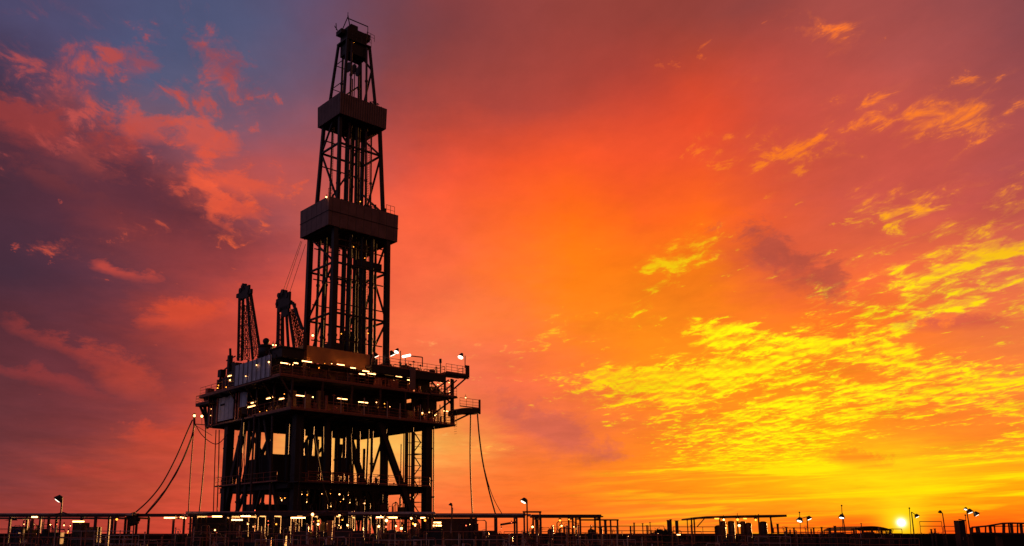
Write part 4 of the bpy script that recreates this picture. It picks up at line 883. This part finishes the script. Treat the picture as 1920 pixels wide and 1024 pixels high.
def yard_clutter(th, px0, px1, Y0, Y1, hmin, hmax, n, seed, dense=RAILM):
    r = random.Random(seed)
    for i in range(n):
        Y = r.uniform(Y0, Y1); x = xat(r.uniform(px0, px1), Y); h = r.uniform(hmin, hmax); k = r.random(); m = r.choice((STEEL, RAILM, PALE, STEEL, BLACK)); b = MB()
        if k < .3: th.part('standing_pipe', b.tube((x, Y, 0), (x, Y, h), r.choice((.03, .05, .09)), 7), m)
        elif k < .5:
            w = r.uniform(.4, 1.4); b.path([(x, Y, 0), (x, Y, h - .1), (x + .1, Y, h), (x + w, Y, h), (x + w + .1, Y, h - .1), (x + w + .1, Y, 0)], r.choice((.025, .04)), 6); th.part('pipe_loop', b, m)
        elif k < .68: w = r.uniform(.2, .7); b.box((x - w, Y - .3, 0), (x + w, Y + .3, h * .8)); b.box((x - w - .03, Y - .33, h * .8), (x + w + .03, Y + .33, h * .8 + .04)); th.part('equipment_box', b, r.choice((STEEL, BLACK, STEEL)))
        elif k < .85:
            b.tube((x, Y, 0), (x, Y, h), .045, 6); rr = r.uniform(.12, .22)
            b.path([(x + rr * math.cos(t * .785), Y - .06, h + rr * math.sin(t * .785)) for t in range(9)], .02, 5); b.tube((x, Y - .08, h), (x, Y + .05, h), .05, 6); b.box((x - .12, Y - .1, h * .45), (x + .12, Y + .1, h * .45 + .25)); th.part('valve', b, m)
        else: b.tube((x, Y, .1), (x, Y, h * .75), .28, 14); b.ball((x, Y, h * .75), .28, 14, 8, .5); th.part('drum', b, r.choice((STEEL, BLACK)))
def fence(label, px0, px1, Y, top, step=1.8, mids=1, m=RAILM, group='yard guard rails', r=.03):
    x0, x1 = xat(px0, Y), xat(px1, Y); zt = zat(top, Y)
    th = Thing('guard_rail', label, 'railing', ((x0 + x1) / 2, Y, 0), group)
    n = max(1, round((x1 - x0) / step))
    for i in range(n + 1):
        x = x0 + (x1 - x0) * i / n; th.part('post', MB().tube((x, Y, 0), (x, Y, zt), r * .9, 6), m)
    for k in range(mids + 1): z = zt - k * .5; th.part('rail', MB().tube((x0, Y - .005, z), (x1, Y - .005, z), r, 6), m)
    return th
# left racks
A = pipe_rack('long pipe rack at the left edge under the tilted floodlight', -30, 232, 62, 966, (18, 60, 75, 152, 178, 210, 216), ((967, .2), (972, .12)), ((65, 969.5, 11, TUBE_W), (147, 978, 21, TUBE_W)), ((219, 974, .12, BULB_Y), (45, 983, .04, BULB_W), (107, 983, .05, BULB_R), (120, 985, .07, BULB_W), (127, 999, .06, BULB_Y), (128, 996, .05, BULB_W), (132, 986, .05, BULB_W)), pipes=5, seed=3)
yard_clutter(A, 20, 110, 63, 68, 1.6, 2.7, 46, 5); yard_clutter(A, -20, 250, 60, 64, .6, 1.6, 46, 6)
A.part('cabinet', MB().box((xat(136, 63), 63, 0), (xat(155, 63), 64.2, zat(980, 63))), BLACK)
A.part('cabinet', MB().box((xat(155, 63.2), 63.2, 0), (xat(181, 63.2), 64.2, zat(988, 63.2))), STEEL)
A.part('hood', MB().add([at(8, 976, 62.5), at(30, 971, 62.5), at(33, 976, 62.5), at(8, 976, 63.5), at(30, 971, 63.5), at(33, 976, 63.5)], [(0,1,2),(5,4,3),(0,3,4,1),(1,4,5,2),(2,5,3,0)]), BLACK)
A.part('peaked_brace', MB().path([at(88, 968, 61.9), at(104, 964.5, 61.9), at(118, 961, 61.9), at(130, 965, 61.9), at(146, 966, 61.9)], .05, 5), STEEL)
t = Thing('cable_reel', 'blue rimmed cable reel low at the left edge', 'cable reel', at(32, 1006, 60)); p = at(32, 1000, 60)
t.part('rim', MB().path([p + Vector((.26 * math.cos(k * .3927), 0, .26 * math.sin(k * .3927))) for k in range(17)], .035, 6), BLUE); t.part('hub', MB().tube(p + Vector((0, -.06, 0)), p + Vector((0, .3, 0)), .09, 10), BLUE)
for s in (-.15, .15): t.part('leg', MB().bar(p + Vector((s, .1, -.0)), Vector((p.x + s * 2, 60.1, 0)), .05), STEEL)
B = pipe_rack('open pipe rack frame where the sagging hoses land', 236, 329, 64, 966, (256, 325), ((967, .17),), ((318, 971, 20, TUBE_W),), ((343, 971, .10, BULB_W), (339, 970, .08, BULB_W), (348, 971.5, .08, BULB_W)), pipes=2, seed=8)
yard_clutter(B, 240, 330, 65, 68, .5, 1.2, 24, 9)
B.part('hose_saddle', MB().tube(at(246, 963, 63.8), at(252, 984, 63.8), .34, 12).tube(at(240, 972, 63.8), at(262, 974, 63.8), .16, 10), BLACK)
for x in (240, 244, 251): B.part('standing_pipe', MB().bar((xat(x, 63.7), 63.7, 0), (xat(x, 63.7), 63.7, zat(974, 63.7)), .07), STEEL)
Cc = pipe_rack('broad roofed rack in front of the left platform leg', 352, 478, 66, 963, (357, 368, 424, 431, 464), ((966, .14), (982, .05), (992, .05), (1003, .05)), ((407, 968.5, 18, TUBE_W), (460.6, 968, 18, TUBE_W), (444.6, 975, 20, TUBE_W)), ((464.7, 982, .10, BULB_W), (474, 988, .07, BULB_W), (403, 994, .09, BULB_W), (406, 999, .06, BULB_R), (478, 957, .05, BULB_R)), pipes=4, seed=12)
Cc.part('sloped_roof', MB().add([at(345, 968, 65.8), at(400, 960.5, 65.8), at(480, 960.5, 65.8), at(480, 965, 65.8), at(400, 965, 65.8), at(345, 970, 65.8)] + [at(345, 968, 69), at(400, 960.5, 69), at(480, 960.5, 69), at(480, 965, 69), at(400, 965, 69), at(345, 970, 69)],
    [(0,1,4,5),(1,2,3,4),(11,10,7,6),(10,9,8,7),(0,6,7,1),(1,7,8,2),(2,8,9,3),(3,9,10,4),(4,10,11,5),(5,11,6,0)]), BLACK)
Cc.part('back_cabin', MB().box((xat(360, 70), 70, 0), (xat(422, 70), 73, zat(970, 70))), BLACK); Cc.part('back_cabin', MB().box((xat(432, 70.5), 70.5, 0), (xat(500, 70.5), 73, zat(972, 70.5))), BLACK)
yard_clutter(Cc, 330, 500, 64, 69, .6, 2.4, 62, 14)
D_ = pipe_rack('long roofed rack in front of the middle of the platform', 482, 655, 65, 962, (482, 512, 548, 553, 583, 626, 652), ((964, .12), (966.5, .07)), ((559, 971, 27, TUBE_W), (528, 938, 1, TUBE_W)), ((586, 964.5, .16, BULB_W), (597, 977, .12, BULB_Y), (596.5, 983, .13, BULB_W), (605.5, 986, .10, BULB_Y), (637, 965.5, .13, BULB_W), (651.5, 985, .11, BULB_W), (642, 975, .08, BULB_Y), (635.5, 985, .05, BULB_W), (588, 978, .05, BULB_R), (518, 983, .09, BULB_Y), (503, 984, .05, BULB_R), (503, 977, .05, BULB_R)), pipes=4, seed=21)
D_.part('peaked_brace', MB().path([at(588, 968, 64.6), at(615, 958.5, 64.6), at(645, 966, 64.6)], .06, 5), STEEL)
yard_clutter(D_, 485, 660, 63, 69, .8, 2.6, 72, 22)
D_.part('back_cabin', MB().box((xat(486, 71), 71, 0), (xat(545, 71), 73, zat(972, 71))), BLACK)
E_ = pipe_rack('busy rack of lamps and gauges before the right platform leg', 655, 805, 64, 964, (656, 680, 688, 705, 718, 736, 776, 800), ((966, .10), (969, .05)), ((712, 970, 13, TUBE_W), (735, 970.5, 20, TUBE_W), (793, 971, 9, TUBE_W), (820, 985.5, 16, TUBE_W), (820, 980, 14, TUBE_Y if False else TUBE_W)), ((724.5, 976, .17, BULB_W), (710, 987, .14, BULB_W), (752.5, 991, .15, BULB_W), (742.5, 986.5, .10, BULB_W), (754, 986, .08, BULB_Y), (779, 984.5, .15, BULB_W), (771, 972, .12, BULB_W), (775, 982, .12, BULB_Y), (797, 976, .12, BULB_Y), (732, 997, .04, BULB_R), (683, 944, .05, BULB_W), (724, 988, .10, BULB_R), (714, 968, .09, BULB_W), (705, 972, .05, BULB_R)), pipes=3, seed=33)
yard_clutter(E_, 655, 830, 62, 68, .8, 2.5, 72, 34)
t = Thing('yellow_hopper', 'small yellow hopper glowing under a lamp in the middle racks', 'hopper', (xat(605.5, 63.5), 63.5, 0))
x = xat(605.5, 63.5); zt = zat(984, 63.5); t.part('body', MB().tube((x, 63.5, zt - .45), (x, 63.5, zt - .02), .22, 12), YEL); t.part('cone', MB().tube((x, 63.5, zt), (x, 63.5, zt + .2), .22, 12, .04), YEL); t.part('stand', MB().bar((x, 63.5, 0), (x, 63.5, zt - .45), .14), STEEL)
t = Thing('orange_drum', 'tapering orange drum right of the yellow hopper', 'drum', (xat(619, 63.6), 63.6, 0))
x = xat(619, 63.6); t.part('shell', MB().tube((x, 63.6, .9), (x, 63.6, zat(976, 63.6)), .14, 14, .22), ORG); t.part('stand', MB().bar((x, 63.6, 0), (x, 63.6, .9), .12), STEEL)
# right racks
F_ = pipe_rack('long rack between the right platform leg and the bent floodlight', 806, 985, 68, 966, (812, 884, 893, 931, 969), ((967.5, .16), (970, .10)), (), ((874, 985.5, .07, BULB_R), (881, 983.5, .04, BULB_W), (959, 980, .05, BULB_R), (940, 991, .05, BULB_R)), pipes=3, seed=41)
F_.part('wall_panel', MB().box((xat(812, 70), 70, 0), (xat(890, 70), 70.1, zat(972, 70))), STEEL)
F_.part('wall_panel', MB().box((xat(890, 71), 71, 0), (xat(930, 71), 71.1, zat(995, 71))), STEEL)
F_.part('swan_pipe', MB().path([at(846, 1000, 67.8), at(848.5, 952, 67.8)], .05, 6), PALE)
F_.part('sloping_pipe', MB().tube(at(938, 984, 68.2), at(968, 979, 68.2), .08, 7), STEEL)
yard_clutter(F_, 855, 990, 67, 70, .9, 1.9, 44, 42); yard_clutter(F_, 862, 900, 70, 70.6, 2.6, 3.3, 8, 43)
G_ = pipe_rack('canopied rack of pipes right of the bent floodlight', 1004, 1126, 72, 968, (1005, 1014, 1074, 1088, 1125), ((969.5, .16),), (), ((998.5, 988, .13, BULB_W), (1053, 986, .10, BULB_W), (1050, 988, .07, BULB_Y), (1013, 987, .09, BULB_W), (1050, 976, .12, BULB_Y), (1067, 974, .08, BULB_Y), (1076, 988, .06, BULB_W), (1084, 988, .08, BULB_W), (964, 983, .05, BULB_W)), roof=970, pipes=2, seed=51)
yard_clutter(G_, 985, 1130, 70, 76, 1.0, 2.6, 66, 52)
for k, (px0, px1, py, Y) in enumerate(((983, 1013, 960, 66), (1088, 1158, 975, 74))):
    t = Thing('portal_gantry', ('square pipe frame around the foot of the bent floodlight', 'tall open pipe frame at the right end of the canopied rack')[k], 'gantry', (xat((px0 + px1) / 2, Y), Y, 0))
    z = zat(py, Y)
    for px in (px0, px1) + ((1145,) if k else ()): t.part('post', MB().bar((xat(px, Y), Y, 0), (xat(px, Y), Y, z - .06), .12), STEEL)
    t.part('top_bar', MB().bar((xat(px0, Y) - .1, Y, z), (xat(px1, Y) + .1, Y, z), .12), STEEL)
    if k: t.part('mid_bar', MB().bar((xat(px0, Y), Y, zat(988, Y)), (xat(px1, Y), Y, zat(988, Y)), .06), STEEL)

# low railings in front of everything
rails = [(-20, 70, 48, 1001, 'railing at the bottom left corner below the blue reel'), (110, 200, 50, 1008, 'railing below the lamp strip of the left rack'), (180, 262, 52, 1004, 'railing left of the open hose frame'), (232, 330, 50, 1012, 'railing under the open hose frame'),
         (350, 430, 47, 1008, 'railing in front of the left platform leg'), (360, 500, 53, 997, 'upper railing before the broad roofed rack'), (480, 560, 49, 1012, 'railing below the long lamp strip'), (540, 660, 54, 997, 'upper railing before the middle rack'),
         (600, 700, 47, 1008, 'railing below the orange drum'), (655, 770, 55, 1001, 'railing before the gauges rack'), (776, 945, 52, 1012, 'pale railing right of the right platform leg'), (795, 905, 57, 997, 'railing before the wall panels at right'),
         (905, 1010, 60, 1004, 'railing left of the bent floodlight'), (1005, 1100, 58, 1006, 'railing below the canopied rack'), (1080, 1190, 62, 1012, 'railing below the open pipe frame'), (1180, 1330, 66, 1004, 'railing in front of the dark bush'), (1330, 1440, 66, 1004, 'railing below the flat topped shelter')]
rails += [(-20, 130, 56, 992, 'longest high railing at the far left, behind the blue reel'), (130, 250, 57, 996, 'high railing left of the open hose frame'), (262, 352, 56, 1003, 'railing just left of the broad roofed rack'), (425, 545, 58, 1001, 'railing between the two long racks'), (545, 600, 46, 1004, 'short near railing left of the yellow hopper'), (700, 790, 48, 1013, 'near railing below the gauges rack'),
          (945, 1030, 62, 997, 'high railing behind the bent floodlight'), (1030, 1120, 63, 999, 'high railing below the canopied rack'), (1110, 1240, 64, 1002, 'high railing left of the dark bush'), (1400, 1480, 68, 1006, 'railing right of the flat topped shelter'), (1470, 1600, 74, 1008, 'dim railing below the double headed lamp'), (1590, 1720, 76, 1010, 'dim railing below the sun')]
for k, (a, b_, Y, top, lab) in enumerate(rails):
    fence(lab, a, b_, Y, top, 1.3 if k % 2 else .9, 1, PALE if k % 4 == 2 or k in (10,) else RAILM, r=.022)
r_ = random.Random(9)
for k in range(46):
    px = -10 + k * 29 + r_.uniform(-8, 8); Y = r_.uniform(46, 60)
    if px > 1320: break
    top = r_.uniform(985, 1012); x = xat(px, Y)
    t = Thing('marker_post', '', 'post', (x, Y, 0), 'thin posts standing along the foreground')
    t.o['label'] = 'thin upright pipe post standing among the foreground railings'
    t.part('pipe', MB().tube((x, Y, 0), (x, Y, zat(top, Y)), .03, 6), r_.choice((PALE, RAILM, RAILM))); t.part('cap', MB().ball((x, Y, zat(top, Y)), .05, 8, 5), RAILM)

for k, (a, b_, Y_, hh, n_, lab) in enumerate(((-20, 180, 52, 1.25, 34, 'low skid of pipes and drums at the bottom left corner'), (180, 350, 52, 1.15, 30, 'low skid of pipes below the open hose frame'), (350, 520, 50, 1.5, 40, 'low skid of pipes below the broad roofed rack'), (520, 690, 50, 1.5, 42, 'low skid of pipes below the middle rack'), (690, 860, 51, 1.4, 38, 'low skid of pipes below the gauges rack'), (860, 1040, 54, 1.25, 36, 'low skid of pipes around the foot of the bent floodlight'), (1040, 1240, 58, 1.2, 36, 'low skid of pipes below the canopied rack'), (1240, 1420, 64, 1.15, 34, 'low skid of pipes below bush and shelter'))):
    t = Thing('pipe_skid', lab, 'pipe skid', (xat((a + b_) / 2, Y_), Y_, 0), 'pipe skids in the foreground')
    t.part('base_frame', MB().box((xat(a, Y_ + 1.5), Y_ + 1.5, .05), (xat(b_, Y_ + 1.5) - .05, Y_ + 1.7, .9)), BLACK)
    for z_ in (.35, .75): t.part('header_pipe', MB().tube((xat(a, Y_ + 1), Y_ + 1, z_), (xat(b_, Y_ + 1) - .06, Y_ + 1, z_), .09, 8), STEEL)
    yard_clutter(t, a + 4, b_ - 6, Y_ - 1, Y_ + 4, .7, hh, n_, 200 + k)

# ---------------------------------------------------------------- lamp posts
def lamp_post(label, px, foot, hx, hy, Y, kind, s=1.0, lean=0, m=LENS, group='yard lamp posts', lit=1):
    x = xat(px, Y) ; top = at(hx, hy, Y)
    th = Thing('lamp_post', label, 'lamp post', (x, Y, 0), group)
    th.part('pole', MB().tube((x, Y, 0), top, .07 * s, 8, .05 * s), STEEL)
    for (dx, dy, fx, sz) in kind:
        c = at(hx + dx, hy + dy, Y); d = Vector((fx, -.10, -.8)).normalized()
        if (c - top).length > .15: th.part('arm', MB().tube(top, c, .035 * s, 6), STEEL)
        h = th.part('lamp_head', MB().tube(c - d * .10 * sz, c + d * .16 * sz, .11 * sz, 8, .25 * sz), BLACK)
        if lit: th.part('lens', MB().tube(c + d * .161 * sz, c + d * .20 * sz, .17 * sz, 12, .13 * sz), m, parent=h)
    return th
lamp_post('tilted floodlight on a pole over the far left rack', 113, 1000, 116.5, 936, 60, [(-4, -3, -.6, 1.35)])
lamp_post('unlit swan neck lamp just right of the right platform leg', 848, 1000, 847, 948, 66, [(-1.5, -3, -.2, .7)], lit=0)
lamp_post('bent floodlight facing left, alone against the orange sky', 988.5, 1000, 988, 937, 66, [(-4.5, 0, -.45, 1.2)])
lamp_post('double headed lamp right of the flat topped shelter', 1513.5, 1000, 1513, 969, 92, [(-13, 4, -.3, 1.5), (3, 1, .3, 1.3)])
lamp_post('lamp on a leaning pole with a small aerial above it', 1585, 1000, 1579.5, 962, 92, [(-1, 5, -.2, 1.4)])
lamp_post('lamp on the leaning pole right beside the sun', 1712, 1000, 1709, 960, 96, [(9, 6, .4, 1.2)])
lamp_post('small unlit hooked lamp between the sun and the tall cabinet', 1772, 1000, 1767, 962, 96, [(-4, -3, -.3, .9)], lit=0)
lamp_post('twin headed lamp on the pole beside the tall cabinet', 1819, 1000, 1812, 954, 94, [(5, 3, .3, 1.5), (17, 8, .5, 1.4), (-1, -1, -.3, .9)])
for (px, y0, y1, Y, lab) in ((1578, 948, 960, 92.3, 'thin aerial rising above the lamp on the leaning pole'), (1499, 961, 972, 92.3, 'thin aerial standing behind the left head of the double lamp'), (1705, 953, 962, 96.3, 'thin aerial tip over the lamp beside the sun'), (1810, 966, 975, 94.5, 'short aerial on top of the tall cabinet')):
    t = Thing('aerial', lab, 'aerial', (xat(px, Y), Y, 0)); t.part('rod', MB().tube((xat(px, Y), Y, 0), at(px, y0, Y), .035, 5), STEEL); t.part('tip', MB().ball(at(px, y0, Y), .09, 8, 5), STEEL)

# ---------------------------------------------------------------- right hand side: shelter, bush, tanks, fences, bridge
Y = 88.0
t = Thing('shelter', 'flat topped open shelter with a sloping left end over small tanks', 'shelter', (xat(1385, Y), Y, 0))
pts = [(1297, 972), (1325, 968), (1400, 966), (1475, 965)]
fr = [at(x, y, Y) for x, y in pts]; bk = [p + Vector((0, 4, 0)) for p in fr]; b = MB()
for i in range(3):
    a, c = fr[i], fr[i + 1]; d, e = bk[i], bk[i + 1]; dn = Vector((0, 0, -.22 if i else -.16))
    b.add([a, c, e, d, a + dn, c + dn, e + dn, d + dn], [(0,1,2,3),(7,6,5,4),(0,4,5,1),(1,5,6,2),(2,6,7,3),(3,7,4,0)])
t.part('roof', b, STEEL)
for px in (1297, 1302, 1350, 1383, 1423, 1446): t.part('post', MB().bar((xat(px, Y + .2), Y + .2, 0), (xat(px, Y + .2), Y + .2, zat(970.5, Y)), .12), STEEL)
t.part('brace', MB().bar(at(1307, 988, Y), at(1322, 971, Y), .08), STEEL); t.part('brace', MB().bar(at(1444, 968, Y), at(1450, 1000, Y), .12), STEEL)
t.part('aerial', MB().tube(at(1422, 968, Y - .1), at(1422, 964, Y - .1), .05, 5), STEEL)
lamps_on(t, ((1357, 974.5, .14, BULB_W), (1383, 974.5, .20, BULB_Y), (1386, 985.5, .20, BULB_W), (1362, 985, .10, BULB_Y), (1417, 975, .16, BULB_Y), (1361, 990, .08, BULB_W)), Y - .2)
tubes_under(t, ((1344, 972.5, 8, BULB_Y), (1397, 972.5, 6, BULB_Y)), Y - .2)
for k, (px, top, rr, lab) in enumerate(((1349, 985, .5, 'squat dark tank under the left half of the shelter'), (1371, 976, .34, 'tall tank second from left under the shelter'), (1393, 976, .26, 'tall tank beside the bright lamp under the shelter'), (1403, 979, .3, 'tall tank third from the right under the shelter'), (1431, 977, .36, 'round topped tank near the right end of the shelter'), (1355, 976, .3, 'dark column tank left of the bright lamp under the shelter'))):
    x = xat(px, Y + 1.2); z = zat(top, Y + 1.2); q = Thing('storage_tank', lab, 'tank', (x, Y + 1.2, 0), 'tanks under the shelter')
    q.part('shell', MB().tube((x, Y + 1.2, 0), (x, Y + 1.2, z - .15), rr, 16), STEEL); q.part('dome', MB().ball((x, Y + 1.2, z - .15), rr - .01, 16, 8, .35), STEEL, True); q.part('band', MB().tube((x, Y + 1.2, z * .6), (x, Y + 1.2, z * .6 + .06), rr + .03, 16), BLACK)
yc = Thing('valve_manifold', 'row of valves and short pipes on the ground below the shelter', 'valve manifold', (xat(1385, 86), 86, 0)); yard_clutter(yc, 1340, 1470, 84, 87, .5, 1.5, 40, 61)
yc.part('header_pipe', MB().tube((xat(1340, 85), 85, .35), (xat(1470, 85), 85, .35), .12, 8), STEEL)
# bush
def bush(label, px, Y, w, h, n, seed, name='bush', z0=.25, group=None):
    x = xat(px, Y); th = Thing(name, label, 'bush', (x, Y, 0), group); r = random.Random(seed); b = MB()
    cl = [(x + r.uniform(-w, w) * .75, Y + r.uniform(-w, w) * .7, z0 + r.uniform(.15, .9) * h * (1 - .25 * abs(r.uniform(-1, 1)))) for _ in range(14)]
    for _ in range(n):
        c = r.choice(cl); a = r.uniform(0, 6.28); d = abs(r.gauss(0, .24 * w + .1)); e = r.gauss(0, .16 * h)
        p = Vector((c[0] + d * math.cos(a), c[1] + d * math.sin(a), max(.05, c[2] + e))); s = r.uniform(.06, .15)
        u = Vector((r.gauss(0, 1), r.gauss(0, 1), r.gauss(0, 1))).normalized() * s; v = Vector((r.gauss(0, 1), r.gauss(0, 1), r.gauss(0, 1))).normalized() * s * .6
        b.add([p - u, p + v, p + u, p - v], [(0, 1, 2, 3)])
    th.part('foliage', b, LEAF)
    b = MB()
    for k in range(5): c = cl[k]; b.path([(x + .05 * k - .1, Y, 0), ((x + c[0]) / 2, (Y + c[1]) / 2, c[2] * .55), c], .05, 6, .02)
    th.part('trunk', b, mat('bark', (.05, .03, .02), .9))
    return th
bush('dark ragged bush standing alone left of the shelter', 1239, 84, .75, 1.15, 2600, 5, z0=.9)
hedge = [(1205, 200, 1.0, 1.0), (1480, 260, 1.6, 1.2), (1545, 240, 1.3, 1.0), (1635, 300, 3.2, 2.0), (1660, 310, 2.5, 2.2), (1740, 280, 2.2, 1.5), (1755, 270, 2.0, 1.4), (1180, 220, 1.2, 1.0)]
hl = ['low faint bush on the skyline left of the lone dark bush', 'low bush on the skyline just right of the shelter', 'low bush on the skyline right of the double headed lamp', 'broad bush on the skyline left of the sun', 'taller bush on the skyline nearest the sun', 'bush on the skyline right of the sun', 'bush on the skyline just left of the small hooked lamp', 'leftmost faint low bush on the right hand skyline']
for k, (px, Y, w, h) in enumerate(hedge): bush(hl[k], px, Y, w, h, 900, 70 + k, z0=.6, group='bushes on the skyline')
# upright stubs and posts on the skyline
stubs = [(1182, 987, .10), (1189, 981, .09), (1205, 982, .07), (1213, 986, .1), (1219, 980, .05), (1254, 976, .22), (1258, 974.5, .12), (1269, 977, .2), (1289, 976, .06), (1135, 977, .16), (1297, 985, .05), (1458, 983, .14), (1540, 989, .10), (1555, 990, .16), (1488, 990, .10), (1565, 987, .15), (1615, 982, .05), (1604, 990, .1), (1474, 989, .1), (1745, 993, .1), (1752, 992, .1), (1525, 990, .1)]
for k, (px, top, w) in enumerate(stubs):
    Y = 86 + (k * 13 % 9); x = xat(px, Y)
    t = Thing('stub_post', 'short upright pipe stub standing on the right hand skyline', 'post', (x, Y, 0), 'pipe stubs on the skyline')
    t.part('pipe', MB().tube((x, Y, 0), (x, Y, zat(top, Y)), w * .8, 8), STEEL); t.part('flange', MB().tube((x, Y, zat(top, Y)), (x, Y, zat(top, Y) + .05), w * .8 + .05, 8), STEEL)
for (a, b_, Y, top, lab) in ((1128, 1245, 96, 986.5, 'far railing on the skyline left of the dark bush'), (1262, 1345, 98, 988, 'far railing on the skyline between bush and shelter'), (1450, 1600, 98, 990, 'far railing on the skyline below the double headed lamp'), (1725, 1766, 98, 978, 'tall far frame railing right of the sun'), (1768, 1800, 97, 987, 'railing left of the tall cabinet'), (1595, 1690, 99, 992, 'far railing on the skyline left of the sun')):
    fence(lab, a, b_, Y, top, 1.5 if a != 1725 else 2.4, 1, STEEL, 'far railings on the skyline', .035)
yc = Thing('distant_plant', 'low jumble of pipework on the skyline under the double headed lamp', 'pipework', (xat(1540, 100), 100, 0)); yard_clutter(yc, 1455, 1680, 96, 106, .9, 2.3, 80, 66)
yc.part('header_pipe', MB().tube((xat(1455, 100), 100, 1.0), (xat(1680, 100), 100, 1.0), .14, 8), STEEL)
yc = Thing('distant_plant', 'low jumble of pipework on the skyline left of the dark bush', 'pipework', (xat(1190, 100), 100, 0)); yard_clutter(yc, 1130, 1300, 94, 104, .8, 2.0, 50, 67)
yc.part('header_pipe', MB().tube((xat(1130, 98), 98, .9), (xat(1300, 98), 98, .9), .12, 8), STEEL)
lp = Thing('ground_lamp', 'pair of bright ground lamps right of the dark bush', 'lamp', (xat(1280, 80), 80, 0)); tubes_under(lp, ((1272.5, 1003, 6, BULB_W), (1292, 1003.3, 9, PALE)), 80); lp.part('stand', MB().bar((xat(1270, 80), 80.1, .6), (xat(1296, 80), 80.1, .6), .06), STEEL)
for px in (1270, 1296): lp.part('leg', MB().bar((xat(px, 80), 80.1, 0), (xat(px, 80), 80.1, 1.5), .06), STEEL)
# arched hangar roof far away, left of the sun
t = Thing('arched_shed', 'low arched shed roof on the skyline left of the sun', 'shed', (xat(1640, 180), 180, 0)); b = MB(); n = 12
for i in range(n):
    x0_, x1_ = 1598 + i * 6.0, 1598 + (i + 1) * 6.0
    ya, yb = [993 - 6.5 * math.sin(math.pi * min(1, (x - 1598) / 72)) ** .8 for x in (x0_ + .01, min(x1_, 1669.9))]
    a, c = at(x0_, ya, 180), at(x1_, yb, 180); o_ = Vector((0, 14, 0)); dn = Vector((0, 0, -.25))
    b.add([a, c, c + o_, a + o_, a + dn, c + dn, c + o_ + dn, a + o_ + dn], [(0,1,2,3),(7,6,5,4),(0,4,5,1),(2,6,7,3)] + ([(3,7,4,0)] if i == 0 else []) + ([(1,5,6,2)] if i == n - 1 else []))
t.part('roof', b, STEEL)
for px in (1600, 1616, 1634, 1652, 1668): t.part('post', MB().bar((xat(px, 180.5), 180.5, 0), (xat(px, 180.5), 180.5, zat(992 - 5 * math.sin(math.pi * (px - 1598) / 72), 180)), .3), STEEL)
# cabinet
t = Thing('control_cabinet', 'tall dark control cabinet with a slanted top at the foot of the twin lamp', 'cabinet', (xat(1804, 93), 93, 0))
a, c = xat(1799, 93), xat(1810, 93); t.part('body', MB().box((a, 93, 0), (c, 94, zat(976, 93))), BLACK); t.part('canopy', MB().add([at(1797, 973, 92.9), at(1811, 975, 92.9), at(1811, 977, 92.9), at(1797, 975, 92.9), at(1797, 973, 94.3), at(1811, 975, 94.3), at(1811, 977, 94.3), at(1797, 975, 94.3)], [(3,2,1,0),(4,5,6,7),(0,1,5,4),(1,2,6,5),(2,3,7,6),(3,0,4,7)]), STEEL)
t.part('door_handle', MB().bar((a + .2, 92.96, 1.0), (a + .2, 92.96, 1.3), .04), PALE)
# truss bridge at the right edge
Y = 97.0
t = Thing('footbridge', 'low arched truss footbridge running out of the right edge', 'footbridge', (xat(1880, Y), Y, 0))
top = [(1822, 989), (1850, 986.5), (1865, 984), (1880, 981.5), (1895, 981), (1925, 981.5), (1960, 983)]
for dy in (0, 2.2):
    t.part('top_chord', MB().path([at(x, y, Y + dy) for x, y in top], .09, 6), STEEL)
    t.part('mid_chord', MB().tube(at(1850, 987, Y + dy), at(1960, 986, Y + dy), .05, 6), STEEL); t.part('low_chord', MB().tube(at(1822, 1000, Y + dy), at(1960, 1002, Y + dy), .12, 6), STEEL)
    for k, px in enumerate((1822, 1830, 1836, 1848, 1856, 1866, 1882, 1891, 1898, 1908, 1914, 1930, 1950)):
        y_ = next(y0 + (y1 - y0) * (px - x0) / (x1 - x0) for (x0, y0), (x1, y1) in zip(top, top[1:]) if x0 <= px <= x1)
        t.part('post', MB().bar(at(px + (2 if k % 3 == 1 else 0), 1001, Y + dy), at(px - (2 if k % 3 == 2 else 0), y_, Y + dy), .12 if k % 2 else .22), STEEL)
t.part('deck', MB().box((xat(1820, Y), Y, zat(1003, Y)), (xat(1960, Y), Y + 2.2, zat(1002, Y))), STEEL)
for px in (1825, 1880, 1940): t.part('pier', MB().bar((xat(px, Y), Y + 1, 0), (xat(px, Y), Y + 1, zat(1003, Y)), .5), STEEL)
# earth berm hiding the foot of the skyline things
b = MB(); r_ = random.Random(2); n = 90; rows = []
for i in range(n + 1):
    px = 1120 + i * 10.5; rows.append([(xat(px, 110), 104, 0.0), (xat(px, 110), 107, 1.35 + r_.uniform(-.12, .16)), (xat(px, 110), 112, 1.45 + r_.uniform(-.15, .2)), (xat(px, 110), 118, 0.0)])
vs = [v for row in rows for v in row]; fs = [(i * 4 + k, (i + 1) * 4 + k, (i + 1) * 4 + k + 1, i * 4 + k + 1) for i in range(n) for k in range(3)]
o = link('bank', MB().add(vs, fs), GROUND); tag(o, kind='structure')

# ---------------------------------------------------------------- sun
sd = bpy.data.lights.new('sun', 'SUN'); so = bpy.data.objects.new('sun', sd); C.objects.link(so)
sd.energy = 4.0; sd.angle = R(0.5); sd.color = (1.0, 0.42, 0.12)
d = ray(1690, 980).normalized()
so.rotation_euler = (-d).to_track_quat('-Z', 'Y').to_euler()
so.location = (40, 60, 60)
